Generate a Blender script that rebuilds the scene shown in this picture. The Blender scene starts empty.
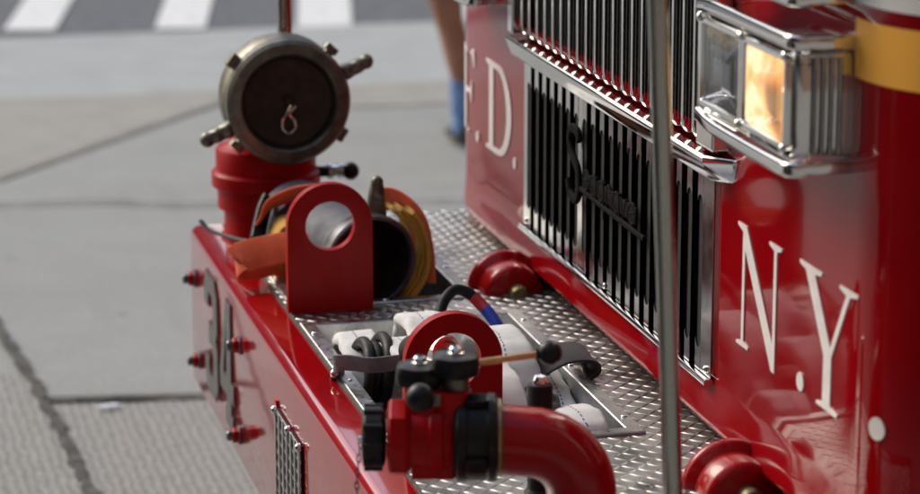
import bpy, bmesh, math, random
from mathutils import Vector, Matrix, noise
random.seed(7)
S = bpy.context.scene
COL = S.collection
PI = math.pi
R = math.radians

# ------------------------------------------------------------------ materials
def mat(name, base, rough=.5, metal=0., coat=0., spec=.5, sheen=0.):
    m = bpy.data.materials.new(name); m.use_nodes = True
    b = m.node_tree.nodes['Principled BSDF']
    b.inputs['Base Color'].default_value = (*base, 1)
    b.inputs['Roughness'].default_value = rough
    b.inputs['Metallic'].default_value = metal
    b.inputs['Coat Weight'].default_value = coat
    b.inputs['Coat Roughness'].default_value = .03
    b.inputs['Specular IOR Level'].default_value = spec
    b.inputs['Sheen Weight'].default_value = sheen
    return m
def N(m, t): return m.node_tree.nodes.new(t)
def L(m, a, b): m.node_tree.links.new(a, b)
def bsdf(m): return m.node_tree.nodes['Principled BSDF']
def coords(m, scale=(1, 1, 1), uv=False):
    tc = N(m, 'ShaderNodeTexCoord'); mp = N(m, 'ShaderNodeMapping')
    mp.inputs['Scale'].default_value = scale
    L(m, tc.outputs['UV' if uv else 'Object'], mp.inputs[0]); return mp.outputs[0]
def noise_tex(m, vec, scale, detail=4, rough=.55):
    n = N(m, 'ShaderNodeTexNoise'); n.inputs['Scale'].default_value = scale
    n.inputs['Detail'].default_value = detail; n.inputs['Roughness'].default_value = rough
    L(m, vec, n.inputs['Vector']); return n.outputs['Fac']
def ramp(m, fac, stops):
    r = N(m, 'ShaderNodeValToRGB'); e = r.color_ramp.elements
    while len(e) < len(stops): e.new(.5)
    for i, (p, c) in enumerate(stops):
        e[i].position = p
        e[i].color = (*c, 1) if isinstance(c, (tuple, list)) else (c, c, c, 1)
    L(m, fac, r.inputs[0]); return r.outputs[0]
def bump(m, h, strength=.3, dist=.002, target=None):
    b = N(m, 'ShaderNodeBump'); b.inputs['Strength'].default_value = strength
    b.inputs['Distance'].default_value = dist
    L(m, h, b.inputs['Height']); L(m, b.outputs[0], (target or bsdf(m)).inputs['Normal'])
    return b
def mix(m, fac, a, b, mode='MIX'):
    x = N(m, 'ShaderNodeMix'); x.data_type = 'RGBA'; x.blend_type = mode
    for s, v in ((0, fac), (6, a), (7, b)):
        if isinstance(v, (int, float)): x.inputs[s].default_value = v
        elif isinstance(v, tuple): x.inputs[s].default_value = (*v, 1)
        else: L(m, v, x.inputs[s])
    return x.outputs[2]
def varied(m, c1, c2, scale=20, r1=None, r2=None, bstr=0, bdist=.001, detail=5, stretch=(1, 1, 1)):
    v = coords(m, stretch); n = noise_tex(m, v, scale, detail)
    L(m, ramp(m, n, [(.3, c1), (.7, c2)]), bsdf(m).inputs['Base Color'])
    if r1 is not None:
        n2 = noise_tex(m, v, scale * 2.3, detail)
        L(m, ramp(m, n2, [(.3, r1), (.7, r2)]), bsdf(m).inputs['Roughness'])
    if bstr: bump(m, n, bstr, bdist)
    return m
M = {}
def red(name, c=(.33, .0022, .005), r=(.10, .2), dust=.30, coat=.4, spec=.2, cast=0):
    m = mat(name, c, .15, 0, coat, spec)
    v = coords(m)
    n = noise_tex(m, v, 9, 6); L(m, ramp(m, n, [(.35, r[0]), (.75, r[1])]), bsdf(m).inputs['Roughness'])
    # dust specks and small chips that belong to the paint
    vo = N(m, 'ShaderNodeTexVoronoi'); vo.inputs['Scale'].default_value = 95; L(m, v, vo.inputs['Vector'])
    sp = ramp(m, vo.outputs['Distance'], [(.0, 1.), (.10, 0.)])
    ms = ramp(m, noise_tex(m, v, 6, 3), [(.52, 0.), (.64, 1.)])
    f = mix(m, 1., sp, ms, 'MULTIPLY')
    col = mix(m, f, c, tuple(min(1, x * .5 + dust * .45) for x in c))
    ch = ramp(m, noise_tex(m, v, 48, 7, .7), [(.64, 0.), (.67, 1.)]); ch2 = ramp(m, noise_tex(m, v, 5, 4, .6), [(.40, 0.), (.75, .55)])
    col = mix(m, ch if cast else mix(m, 1., ch, (.25, .25, .25), 'MULTIPLY'), col, (.045, .018, .016))
    col = mix(m, ch2, col, tuple(x * .72 for x in c))
    L(m, col, bsdf(m).inputs['Base Color'])
    if cast: bump(m, noise_tex(m, v, 150, 5, .6), .22, .0016)
    else: bump(m, noise_tex(m, v, 3.2, 2), .05, .003)
    return m
M['cab_red'] = red('cab_red', (.26, .002, .005), r=(.06, .10), dust=.04, coat=.36, spec=.15)
M['red'] = red('bumper_red', coat=.8)
M['cast_red'] = red('cast_red', (.36, .003, .005), (.30, .46), .3, .05, .12, 1)
M['red2'] = red('fitting_red', (.36, .003, .006), (.18, .30), .2, .25, .2, 0)
M['chrome'] = varied(mat('chrome', (.74, .75, .74), .07, 1), (.70, .71, .70), (.78, .78, .77), 12, .04, .10)
M['satin'] = varied(mat('brushed_aluminium', (.6, .61, .6), .3, 1), (.46, .47, .46), (.62, .63, .62), 30, .24, .42, .1, .0006)
M['deck'] = varied(mat('tread_aluminium', (.6, .6, .58), .25, 1), (.27, .27, .255), (.52, .52, .50), 9, .26, .52, .12, .0015, 9)
M['post_steel'] = varied(mat('dull_steel', (.42, .42, .38), .28, 1), (.36, .36, .33), (.46, .46, .42), 20, .2, .34, 0, 0, 4, (1, 1, .1))
M['bronze'] = varied(mat('bronze', (.16, .135, .09), .42, .8), (.10, .096, .078), (.21, .203, .168), 35, .32, .52, .15, .0008)
M['bronze_dark'] = varied(mat('bronze_dark', (.03, .026, .02), .55, .4), (.022, .019, .014), (.045, .038, .028), 30, .45, .65, .1, .0008)
M['car_black'] = mat('black_car_paint', (.008, .008, .010), .15, 0, 1.)
M['brass'] = varied(mat('brass', (.75, .42, .2), .22, 1), (.62, .30, .12), (.80, .42, .20), 40, .10, .2)
M['brass_old'] = varied(mat('old_brass', (.3, .26, .12), .4, .8), (.2, .18, .09), (.36, .3, .15), 60, .3, .5)
M['black'] = varied(mat('black_paint', (.008, .008, .009), .35, 0, .0, .4), (.006, .006, .007), (.014, .014, .015), 30, .28, .42)
bsdf(M['black']).inputs['Specular IOR Level'].default_value = .25
M['rubber'] = varied(mat('black_rubber', (.02, .02, .02), .55), (.008, .008, .008), (.02, .02, .02), 40, .42, .6, .2, .0008)
bsdf(M['rubber']).inputs['Specular IOR Level'].default_value = .2
M['steel_dark'] = varied(mat('anodised_grey', (.11, .11, .125), .33, .85), (.07, .07, .08), (.17, .17, .19), 18, .25, .42)
M['emblem_dark'] = varied(mat('emblem_dark', (.008, .008, .008), .8, 0, 0, .05), (.005, .005, .005), (.014, .012, .012), 30, .75, .85)
M['flute_chrome'] = varied(mat('dull_chrome', (.3, .3, .3), .12, 1), (.24, .24, .24), (.36, .36, .35), 20, .08, .16)
M['grille_sheet'] = varied(mat('polished_sheet', (.7, .7, .69), .18, 1), (.66, .67, .66), (.76, .76, .75), 12, .13, .22)
M['barrel'] = varied(mat('grey_alloy', (.13, .14, .165), .6, .15, 0, .2), (.07, .075, .09), (.14, .15, .175), 14, .5, .65, .05, .0006)
M['void'] = mat('dark_inside', (.006, .006, .006), .9)  # near-black that puts the shade of hollows into colour; the chassis shares it
M['mesh_black'] = varied(mat('radiator_black', (.02, .02, .02), .6, .2), (.01, .01, .01), (.035, .035, .035), 60)
M['skin'] = varied(mat('skin', (.42, .20, .12), .5), (.36, .16, .09), (.47, .24, .15), 10)
bsdf(M['skin']).inputs['Subsurface Weight'].default_value = .1
M['shorts'] = varied(mat('dark_cloth', (.03, .035, .05), .85), (.02, .024, .035), (.045, .05, .07), 40, .8, .95, .3, .002)
M['shirt'] = varied(mat('grey_cloth', (.3, .3, .3), .85), (.25, .25, .26), (.36, .36, .36), 30, .8, .95, .3, .002)
M['shoe'] = varied(mat('black_shoe', (.012, .012, .014), .5), (.01, .01, .012), (.03, .03, .032), 30)
M['sole'] = mat('shoe_sole', (.03, .03, .03), .8)
M['hair'] = mat('hair', (.02, .014, .01), .6)
M['letter'] = varied(mat('silver_lettering', (.62, .60, .58), .35, .15), (.74, .72, .70), (.84, .82, .80), 40, .3, .45)
M['number'] = varied(mat('grey_numeral', (.09, .095, .09), .4), (.07, .072, .07), (.12, .122, .118), 60, .35, .5)
M['number_edge'] = mat('numeral_outline', (.03, .012, .012), .45)
M['yellow'] = mat('yellow_stripe', (.97, .48, .08), .4, 0, .08, .15)
M['white'] = mat('white_stripe', (.78, .78, .76), .4, 0, .08, .15)
M['tape_red'] = mat('red_tape', (.45, .02, .02), .4)
M['tape_blue'] = mat('blue_tape', (.02, .05, .35), .4)
M['tyre'] = varied(mat('tyre', (.02, .02, .02), .8), (.015, .015, .015), (.035, .035, .033), 20)
M['glass_dark'] = mat('windscreen', (.02, .025, .03), .05, 0, 0, .8)
M['grime'] = varied(mat('grime_sealant', (.05, .045, .035), .9), (.03, .027, .02), (.14, .13, .11), 160, .8, 1, .8, .001)

def fabric(name, c, c2, weave=900, stitch=None, width_v=.25, sheen=.2, rough=.85):
    m = mat(name, c, rough, 0, 0, .25, sheen)
    uv = coords(m, uv=True)
    sep = N(m, 'ShaderNodeSeparateXYZ'); L(m, uv, sep.inputs[0])
    ob = coords(m)
    n = noise_tex(m, ob, 28, 5)
    col = ramp(m, n, [(.3, c), (.72, c2)])
    # weave from two crossed waves over the UVs (metres)
    def wave(axis, sc):
        w = N(m, 'ShaderNodeMath'); w.operation = 'MULTIPLY'; w.inputs[1].default_value = sc
        L(m, sep.outputs[axis], w.inputs[0])
        s = N(m, 'ShaderNodeMath'); s.operation = 'SINE'; L(m, w.outputs[0], s.inputs[0]); return s.outputs[0]
    a = wave(0, weave * 2); b = wave(1, weave * 2)
    ad = N(m, 'ShaderNodeMath'); ad.operation = 'MULTIPLY'; L(m, a, ad.inputs[0]); L(m, b, ad.inputs[1])
    ad2 = N(m, 'ShaderNodeMath'); ad2.operation = 'MULTIPLY_ADD'
    L(m, ad.outputs[0], ad2.inputs[0]); ad2.inputs[1].default_value = .25; L(m, noise_tex(m, ob, 60, 4), ad2.inputs[2])
    bump(m, ad2.outputs[0], .8, .003)
    if stitch:
        def band(axis, lo, hi, per=None):
            src = sep.outputs[axis]
            if per:
                f = N(m, 'ShaderNodeMath'); f.operation = 'MULTIPLY'; f.inputs[1].default_value = 1 / per; L(m, src, f.inputs[0])
                g = N(m, 'ShaderNodeMath'); g.operation = 'FRACT'; L(m, f.outputs[0], g.inputs[0]); src = g.outputs[0]
            p = N(m, 'ShaderNodeMath'); p.operation = 'GREATER_THAN'; p.inputs[1].default_value = lo; L(m, src, p.inputs[0])
            q = N(m, 'ShaderNodeMath'); q.operation = 'LESS_THAN'; q.inputs[1].default_value = hi; L(m, src, q.inputs[0])
            r = N(m, 'ShaderNodeMath'); r.operation = 'MULTIPLY'; L(m, p.outputs[0], r.inputs[0]); L(m, q.outputs[0], r.inputs[1])
            return r.outputs[0]
        x = N(m, 'ShaderNodeMath'); x.operation = 'MULTIPLY'
        L(m, band(0, 0, .6, .011), x.inputs[0]); L(m, band(1, width_v - .0014, width_v + .0014), x.inputs[1])
        col = mix(m, x.outputs[0], col, stitch)
    L(m, col, bsdf(m).inputs['Base Color'])
    return m
M['hose_white'] = fabric('white_hose_jacket', (.74, .74, .73), (.90, .90, .89), stitch=(.05, .08, .25), width_v=.04)
M['hose_white_red'] = fabric('white_hose_jacket_red_line', (.70, .69, .67), (.88, .87, .85), stitch=(.35, .06, .08), width_v=.045)
M['hose_yellow'] = fabric('yellow_hose_jacket', (.55, .30, .04), (.74, .42, .08), 700)
M['strap_orange'] = fabric('orange_webbing', (.80, .11, .035), (.92, .18, .07), 800)
M['strap_grey'] = fabric('grey_webbing', (.17, .155, .17), (.30, .275, .30), 900)
M['flap'] = fabric('dark_canvas', (.03, .025, .032), (.07, .056, .068), 700)
M['fluff'] = fabric('grey_fleece', (.05, .05, .05), (.14, .14, .135), 500)
M['sock'] = varied(mat('blue_sock', (.1, .3, .7), .85), (.02, .07, .30), (.30, .52, .85), 32, .8, .95)

def concrete():
    m = mat('road_concrete', (.3, .3, .29), .85, 0, 0, .3)
    v = coords(m)
    big = noise_tex(m, v, .55, 4, .6); fine = noise_tex(m, v, 60, 6, .65); mid = noise_tex(m, v, 5, 5, .6)
    c = ramp(m, big, [(.3, (.275, .295, .28)), (.7, (.335, .35, .33))])
    c = mix(m, .35, c, ramp(m, mid, [(.25, (.23, .245, .23)), (.75, (.375, .39, .37))]))
    c = mix(m, .28, c, ramp(m, fine, [(.3, (.14, .14, .13)), (.7, (.46, .46, .44))]))
    st = ramp(m, noise_tex(m, coords(m, (.4, 2.5, 1)), 3.1, 4), [(.58, 0.), (.72, 1.)])
    f = N(m, 'ShaderNodeMath'); f.operation = 'MULTIPLY'; f.inputs[1].default_value = .25; L(m, st, f.inputs[0])
    c = mix(m, f.outputs[0], c, (.19, .19, .18))
    vo = N(m, 'ShaderNodeTexVoronoi'); vo.inputs['Scale'].default_value = 3.2; L(m, v, vo.inputs['Vector'])
    g = mix(m, 1., ramp(m, vo.outputs['Distance'], [(.045, 1.), (.075, 0.)]), ramp(m, noise_tex(m, v, 1.3, 2), [(.5, 0.), (.55, .5)]), 'MULTIPLY')
    c = mix(m, g, c, (.12, .12, .115))
    st2 = ramp(m, noise_tex(m, coords(m, (1, .25, 1)), 1.1, 6, .62), [(.44, 0.), (.66, .38)])
    c = mix(m, st2, c, (.235, .24, .225))
    L(m, c, bsdf(m).inputs['Base Color']); bump(m, fine, .35, .004)
    return m
def ribbed():
    m = mat('ribbed_concrete', (.3, .3, .28), .9, 0, 0, .3)
    v = coords(m)
    w = N(m, 'ShaderNodeTexWave'); w.bands_direction = 'Y'; w.inputs['Scale'].default_value = 13.
    w.inputs['Distortion'].default_value = 3.2; w.inputs['Detail'].default_value = 2; w.inputs['Detail Scale'].default_value = 1.2
    L(m, v, w.inputs['Vector'])
    fine = noise_tex(m, v, 45, 6, .7)
    c = ramp(m, w.outputs['Fac'], [(.1, (.225, .23, .21)), (.6, (.30, .305, .285))])
    c = mix(m, .45, c, ramp(m, fine, [(.3, (.13, .125, .11)), (.7, (.42, .41, .385))]))
    L(m, c, bsdf(m).inputs['Base Color'])
    bump(m, w.outputs['Fac'], .4, .004)
    return m
M['concrete'] = concrete(); M['ribbed'] = ribbed()
M['tan'] = varied(mat('tan_concrete', (.3, .27, .23), .88, 0, 0, .3), (.290, .282, .252), (.345, .338, .305), 6, .8, .95, .3, .003, 9)
M['pale'] = varied(mat('pale_concrete', (.33, .34, .34), .88, 0, 0, .3), (.33, .35, .345), (.40, .42, .41), 4, .8, .95, .3, .003, 9)
M['asphalt'] = varied(mat('asphalt', (.09, .1, .11), .85, 0, 0, .3), (.10, .108, .118), (.15, .158, .168), 12, .8, .95, .4, .004, 9)
M['paint'] = varied(mat('road_marking_white', (.7, .7, .7), .7, 0, 0, .3), (.60, .62, .61), (.78, .79, .77), 14, .6, .8, .2, .002, 9)
M['joint'] = varied(mat('joint_filler', (.05, .048, .042), .9), (.022, .022, .02), (.12, .115, .10), 30, .8, 1, .8, .004, 7)
M['paper'] = mat('litter', (.6, .66, .75), .7)

# ------------------------------------------------------------------ mesh builder
class MB:
    def __init__(s): s.v = []; s.f = []; s.uv = {}
    def quadgrid(s, rows, cu=False, cv=False, uvs=None):
        b = len(s.v); n = len(rows); m = len(rows[0])
        for r in rows: s.v += [tuple(p) for p in r]
        for i in range(n if cu else n - 1):
            for j in range(m if cv else m - 1):
                i2 = (i + 1) % n; j2 = (j + 1) % m
                s.f.append((b + i * m + j, b + i * m + j2, b + i2 * m + j2, b + i2 * m + j))
                if uvs:
                    s.uv[len(s.f) - 1] = [uvs[i][j], (uvs[i][j + 1] if j + 1 < len(uvs[i]) else uvs[i][j2]),
                                          (uvs[i + 1][j + 1] if j + 1 < len(uvs[i]) else uvs[i2][j2]), uvs[i + 1][j]] if i + 1 < len(uvs) else None
        return b
    def face(s, pts):
        b = len(s.v); s.v += [tuple(p) for p in pts]; s.f.append(tuple(range(b, b + len(pts))))
    def box(s, x0, x1, y0, y1, z0, z1):
        b = len(s.v)
        s.v += [(x, y, z) for x in (x0, x1) for y in (y0, y1) for z in (z0, z1)]
        for q in ((0, 1, 3, 2), (4, 6, 7, 5), (0, 4, 5, 1), (2, 3, 7, 6), (0, 2, 6, 4), (1, 5, 7, 3)):
            s.f.append(tuple(b + i for i in q))
        return s
    def lathe(s, prof, o=(0, 0, 0), axis=(0, 0, 1), n=40, cap=True):
        """prof: list of (radius, height along the axis)"""
        a = Vector(axis).normalized(); u = a.orthogonal().normalized(); w = a.cross(u); o = Vector(o)
        rows = [[o + a * h + (u * math.cos(2 * PI * k / n) + w * math.sin(2 * PI * k / n)) * r for k in range(n)] for r, h in prof]
        b = s.quadgrid(rows, cv=True)
        if cap:
            for i, flip in ((0, True), (len(prof) - 1, False)):
                if prof[i][0] > 1e-6:
                    ring = [b + i * n + k for k in range(n)]
                    s.f.append(tuple(ring[::-1] if flip else ring))
        return s
    def cyl(s, p0, p1, r, n=24, ch=0., r2=None):
        p0 = Vector(p0); p1 = Vector(p1); h = (p1 - p0).length; r2 = r if r2 is None else r2
        pr = [(r - ch, 0), (r, ch), (r2, h - ch), (r2 - ch, h)] if ch else [(r, 0), (r2, h)]
        return s.lathe(pr, p0, p1 - p0, n)
    def sphere(s, c, r, n=24, sz=(1, 1, 1)):
        rows = []
        for i in range(n // 2 + 1):
            t = PI * i / (n // 2)
            rows.append([(c[0] + sz[0] * r * math.sin(t) * math.cos(2 * PI * k / n), c[1] + sz[1] * r * math.sin(t) * math.sin(2 * PI * k / n), c[2] + sz[2] * r * math.cos(t)) for k in range(n)])
        s.quadgrid(rows, cv=True); return s
    def sweep(s, pts, prof, up=(0, 0, 1), closed=False, cap=True):
        """prof: list of (a,b) offsets; a along side, b along the local up; or function of t -> such a list"""
        P = [Vector(p) for p in pts]; n = len(P); rows = []; uvs = []; d = 0.
        upv = [Vector(up[i]) if isinstance(up[0], (tuple, list, Vector)) else Vector(up) for i in range(n)]
        for i in range(n):
            t = (P[(i + 1) % n] - P[i - 1]) if closed or 0 < i < n - 1 else (P[1] - P[0] if i == 0 else P[-1] - P[-2])
            t.normalize()
            side = t.cross(upv[i])
            if side.length < 1e-4: side = t.orthogonal()
            side.normalize(); w = side.cross(t)
            pf = prof(i / (n - 1)) if callable(prof) else prof
            rows.append([P[i] + side * a + w * b for a, b in pf])
            if i: d += (P[i] - P[i - 1]).length
            acc = [0.]
            for k in range(len(pf)):
                q = pf[(k + 1) % len(pf)]; acc.append(acc[-1] + math.hypot(q[0] - pf[k][0], q[1] - pf[k][1]))
            uvs.append([(d, a) for a in acc])
        b = s.quadgrid(rows, cu=closed, cv=True, uvs=uvs)
        if cap and not closed:
            m = len(rows[0])
            s.f.append(tuple(b + k for k in range(m))[::-1]); s.f.append(tuple(b + (n - 1) * m + k for k in range(m)))
        return s
    def tube(s, pts, r, n=14, closed=False):
        return s.sweep(pts, [(r * math.cos(2 * PI * k / n), r * math.sin(2 * PI * k / n)) for k in range(n)], closed=closed)
    def build(s, name, m, parent=None, smooth=35, bevel=0., seg=2, xf=None, label=None, solid=0.):
        me = bpy.data.meshes.new(name); v = s.v
        if xf is not None: v = [tuple(xf @ Vector(p)) for p in v]
        me.from_pydata(v, [], s.f)
        if s.uv:
            ul = me.uv_layers.new(name='UVMap')
            for i, uv in s.uv.items():
                if uv:
                    for li, c in zip(me.polygons[i].loop_indices, uv): ul.data[li].uv = c
        bm = bmesh.new(); bm.from_mesh(me); bmesh.ops.remove_doubles(bm, verts=bm.verts, dist=1e-6)
        bmesh.ops.recalc_face_normals(bm, faces=bm.faces); bm.to_mesh(me); bm.free()
        me.materials.append(M[m] if isinstance(m, str) else m)
        if smooth:
            me.polygons.foreach_set('use_smooth', [True] * len(me.polygons)); me.set_sharp_from_angle(angle=R(smooth))
        o = bpy.data.objects.new(name, me); COL.objects.link(o)
        if parent: o.parent = parent
        if label: o['label'] = label
        if solid:
            q = o.modifiers.new('Thickness', 'SOLIDIFY'); q.thickness = solid; q.offset = 0
        if bevel:
            q = o.modifiers.new('Bevel', 'BEVEL'); q.width = bevel; q.segments = seg; q.limit_method = 'ANGLE'; q.angle_limit = R(40)
            q.harden_normals = True
        return o
def rrect(w, h, r, n=5):
    out = []
    for cx, cy, a0 in ((w / 2 - r, h / 2 - r, 0), (-w / 2 + r, h / 2 - r, 90), (-w / 2 + r, -h / 2 + r, 180), (w / 2 - r, -h / 2 + r, 270)):
        for k in range(n + 1):
            a = R(a0 + 90 * k / n); out.append((cx + r * math.cos(a), cy + r * math.sin(a)))
    return out
def spline(ctrl, n=10):
    P = [Vector(c) for c in ctrl]; P = [P[0] * 2 - P[1]] + P + [P[-1] * 2 - P[-2]]; out = []
    for i in range(1, len(P) - 2):
        for k in range(n):
            t = k / n; a, b, c, d = P[i - 1:i + 3]
            out.append(.5 * ((2 * b) + (c - a) * t + (2 * a - 5 * b + 4 * c - d) * t * t + (3 * b - a - 3 * c + d) * t ** 3))
    out.append(P[-2].copy()); return out
def empty(name, loc=(0, 0, 0), label=None, cat=None, group=None, parent=None):
    o = bpy.data.objects.new(name, None); COL.objects.link(o); o.location = loc; o.empty_display_size = .1
    if label: o['label'] = label
    if cat: o['category'] = cat
    if group: o['group'] = group
    if parent: o.parent = parent
    return o
def tag(o, label, cat, group=None):
    o['label'] = label; o['category'] = cat
    if group: o['group'] = group
    return o
def structure(o): o['kind'] = 'structure'; return o
def outline_mesh(loops, depth):
    """filled 2-D outlines (with holes) as (verts, faces) in x,z with thickness in y"""
    cu = bpy.data.curves.new('outline', 'CURVE'); cu.dimensions = '2D'; cu.fill_mode = 'BOTH'; cu.extrude = depth / 2
    for lp in loops:
        sp = cu.splines.new('POLY'); sp.points.add(len(lp) - 1); sp.use_cyclic_u = True
        for i, (x, z) in enumerate(lp): sp.points[i].co = (x, z, 0, 1)
    o = bpy.data.objects.new('outline', cu); COL.objects.link(o)
    bpy.context.view_layer.update()
    me = bpy.data.meshes.new_from_object(o.evaluated_get(bpy.context.evaluated_depsgraph_get()))
    v = [(p.co.x, p.co.z, p.co.y) for p in me.vertices]; f = [tuple(q.vertices) for q in me.polygons]
    bpy.data.objects.remove(o); bpy.data.meshes.remove(me); bpy.data.curves.remove(cu)
    return v, f
def outline_obj(name, loops, depth, m, fn, parent, label=None, bevel=0.):
    b = MB(); b.v, b.f = outline_mesh(loops, depth); b.v = [tuple(fn(*p)) for p in b.v]
    return b.build(name, m, parent, smooth=20, label=label, bevel=bevel)

# ------------------------------------------------------------------ ground
def sheet(name, pts, z, m):
    b = MB(); b.face([(x, y, z) for x, y in pts]); return structure(b.build(name, m, smooth=0))
sheet('ground', [(-400, -400), (400, -400), (400, 400), (-400, 400)], -.012, 'asphalt')
sheet('concrete_road', [(-6.88, -40), (30, -40), (30, 40), (-6.88, 40)], 0, 'concrete')
sheet('pale_concrete_band', [(-6.9, -40), (-5.35, -40), (-5.35, 40), (-6.9, 40)], .004, 'pale')
sheet('tan_concrete_slab', [(-5.35, -6), (-5.35, 6), (-4.7, 6), (-4.85, 1.4), (-5.12, .92), (-3.80, -.10), (-3.6, -6)], .004, 'tan')
sheet('ribbed_road_near', [(-1.06, -.235), (-.98, .28), (-.80, 6), (14, 6), (14, .1), (6, 0), (1.5, -.13), (-.288, -.204)], .004, 'ribbed')
sheet('ribbed_road_side', [(-1.32, -.255), (-1.06, -.235), (-.288, -.204), (1.5, -.13), (6, 0), (14, .1), (14, -8), (-1.25, -8)], .008, 'ribbed')
def joint(name, pts, w, rag=.3, z=.012):
    P = spline([(x, y, 0) for x, y in pts], 40); Lf = []; Rt = []
    for i, p in enumerate(P):
        t = (P[min(i + 1, len(P) - 1)] - P[max(i - 1, 0)]).normalized(); s = Vector((-t.y, t.x, 0))
        a = noise.noise(p * 14 + Vector((3, 1, 0))); c = noise.noise(p * 19 + Vector((13, 7, 2)))
        Lf.append(p + s * w * (.5 + rag * a) + Vector((0, 0, z))); Rt.append(p - s * w * (.5 + rag * c) + Vector((0, 0, z)))
    b = MB(); b.quadgrid([Lf, Rt]); return structure(b.build(name, 'joint', smooth=0))
joint('road_joint', [(-4.2, -.47), (-2.6, -.36), (-1.745, -.288), (-1.06, -.235), (-.6, -.216), (-.288, -.204), (1.5, -.13), (6, 0)], .030, .55)
joint('road_joint', [(-1.06, -.235), (-.98, .28), (-.9, 3)], .020, .6)
joint('road_joint', [(-3.45, -3), (-3.386, -.148), (-3.24, .44), (-3.07, 1.37), (-2.9, 3)], .016, .4)
joint('road_joint', [(-3.8, -.12), (-4.5, .42), (-5.2, .98)], .010, .5)
sheet('dark_joint_edge', [(-1.06, -.228), (-.99, .22), (-.965, .22), (-1.03, -.228)], .014, 'joint')
sheet('road_litter', [(-.94, -.115), (-.955, -.06), (-.935, -.05), (-.925, -.10)], .016, 'paper')
# crosswalk bars run away from the truck
cx0 = [(.188, .423), (.883, 1.116), (1.541, 1.798), (2.21, 2.46), (2.88, 3.13), (3.55, 3.8), (-.47, -.22), (-1.15, -.9), (-1.8, -1.55)]
for (a, b_) in cx0:
    sl = .02 - .13 * 0
    xa = -6.90
    k = .20 - .0 * a
    m_ = MB(); m_.face([(xa - .0 - (1.8 - a) * .17, a, -.004), (xa - (1.8 - b_) * .17, b_, -.004), (xa - 2.8 - (1.8 - b_) * .17, b_ + .55, -.004), (xa - 2.8 - (1.8 - a) * .17, a + .55, -.004)])
    structure(m_.build('crosswalk_bar', 'paint', smooth=0))

# ------------------------------------------------------------------ the fire truck
truck = empty('fire_truck', (1.26, 1.6, 0), 'red and chrome fire engine with white F.D.N.Y. lettering and tread plate bumper', 'fire truck')
def part(b, name, m, parent=truck, **k):
    """mesh in world coordinates, parented without moving"""
    o = b.build(name, m, None, **k)
    fix(o, parent); return o
WORLD = {truck: Vector((1.26, 1.6, 0))}
def fix(o, parent):
    w = WORLD.get(parent, Vector((0, 0, 0)))
    o.parent = parent; o.location = -w if not isinstance(w, Matrix) else o.location
def group_part(name, loc, label=None, parent=truck):
    e = empty(name, Vector(loc) - WORLD.get(parent, Vector()), label); e.parent = parent; WORLD[e] = Vector(loc); return e
# --- cab shell: arc-length mapping round the two front corners
X0, X1, YC, RC = .15, 2.37, .594, .22
def cab(s, off=0.):
    """point on the cab's plan at arc length s (s = x on the flat front); off = distance proud of the skin"""
    q = RC * PI / 2
    if s < X0:
        d = X0 - s
        if d < q: a = d / RC; return (X0 - (RC + off) * math.sin(a), YC + RC - (RC + off) * math.cos(a))
        return (X0 - RC - off, YC + RC + d - q)
    if s > X1:
        d = s - X1
        if d < q: a = d / RC; return (X1 + (RC + off) * math.sin(a), YC + RC - (RC + off) * math.cos(a))
        return (X1 + RC + off, YC + RC + d - q)
    return (s, YC - off)
q = RC * PI / 2
ss = [X0 - q - 2.2, X0 - q - .9, X0 - q] + [X0 - q * (1 - k / 14) for k in range(1, 14)] + [X0, .30, .45, .655, .70, 1.0, 1.25, 1.5, 1.765, 1.82, 2.0, 2.2, X1] + [X1 + q * k / 14 for k in range(1, 15)] + [X1 + q + .9, X1 + q + 2.2]
prof = [(.70, -.03), (.728, -.004), (.734, .010), (.742, .016), (.752, .0145), (.775, .008), (.80, .0015), (.815, 0), (.835, 0), (1.125, 0), (1.165, 0), (1.20, 0), (1.30, 0), (1.5, 0), (1.84, 0), (1.88, 0), (2.3, -.004), (2.62, -.03), (2.72, -.10), (2.75, -.25)]
b = MB(); H = [(.655, 1.765, 1.20, 1.84)]
idx = {}
for i, s_ in enumerate(ss):
    for j, (z, off) in enumerate(prof):
        off_ = off if X0 + .1 < s_ < X1 - .0 or z > 2 else off * (.25 if s_ < X0 else .5)
        x, y = cab(s_, off_); idx[i, j] = len(b.v); b.v.append((x, y, z))
for i in range(len(ss) - 1):
    for j in range(len(prof) - 1):
        sc = (ss[i] + ss[i + 1]) / 2; zc = (prof[j][0] + prof[j + 1][0]) / 2
        if any(h[0] < sc < h[1] and h[2] < zc < h[3] for h in H): continue
        b.f.append((idx[i, j], idx[i + 1, j], idx[i + 1, j + 1], idx[i, j + 1]))
cabo = part(b, 'cab_body', 'cab_red', smooth=40)
b = MB(); b.box(X0 - .1, X1 + .1, YC + .45, YC + 3.05, 2.66, 2.72).box(X0 - RC + .02, X1 + RC - .02, YC + .35, YC + 3.1, .62, .70)
b.box(X0 - RC + .01, X1 + RC - .01, YC + RC + 2.18, YC + RC + 2.2, .7, 2.66)
part(b, 'cab_shell_back', 'cab_red')
b = MB(); b.box(.30, 2.22, YC + .02, YC + .20, .60, .72).box(.45, .60, .1, 3.4, .45, .6).box(1.92, 2.07, .1, 3.4, .45, .6)
part(b, 'chassis', 'void')
b = MB(); rows = []
for z, off in ((1.95, .004), (2.55, .002)):
    rows.append([(*cab(s_, off), z) for s_ in [X0 - .1 + k * (X1 - X0 + .2) / 30 for k in range(31)]])
b.quadgrid(rows); part(b, 'windscreen', 'glass_dark', smooth=60)
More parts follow.
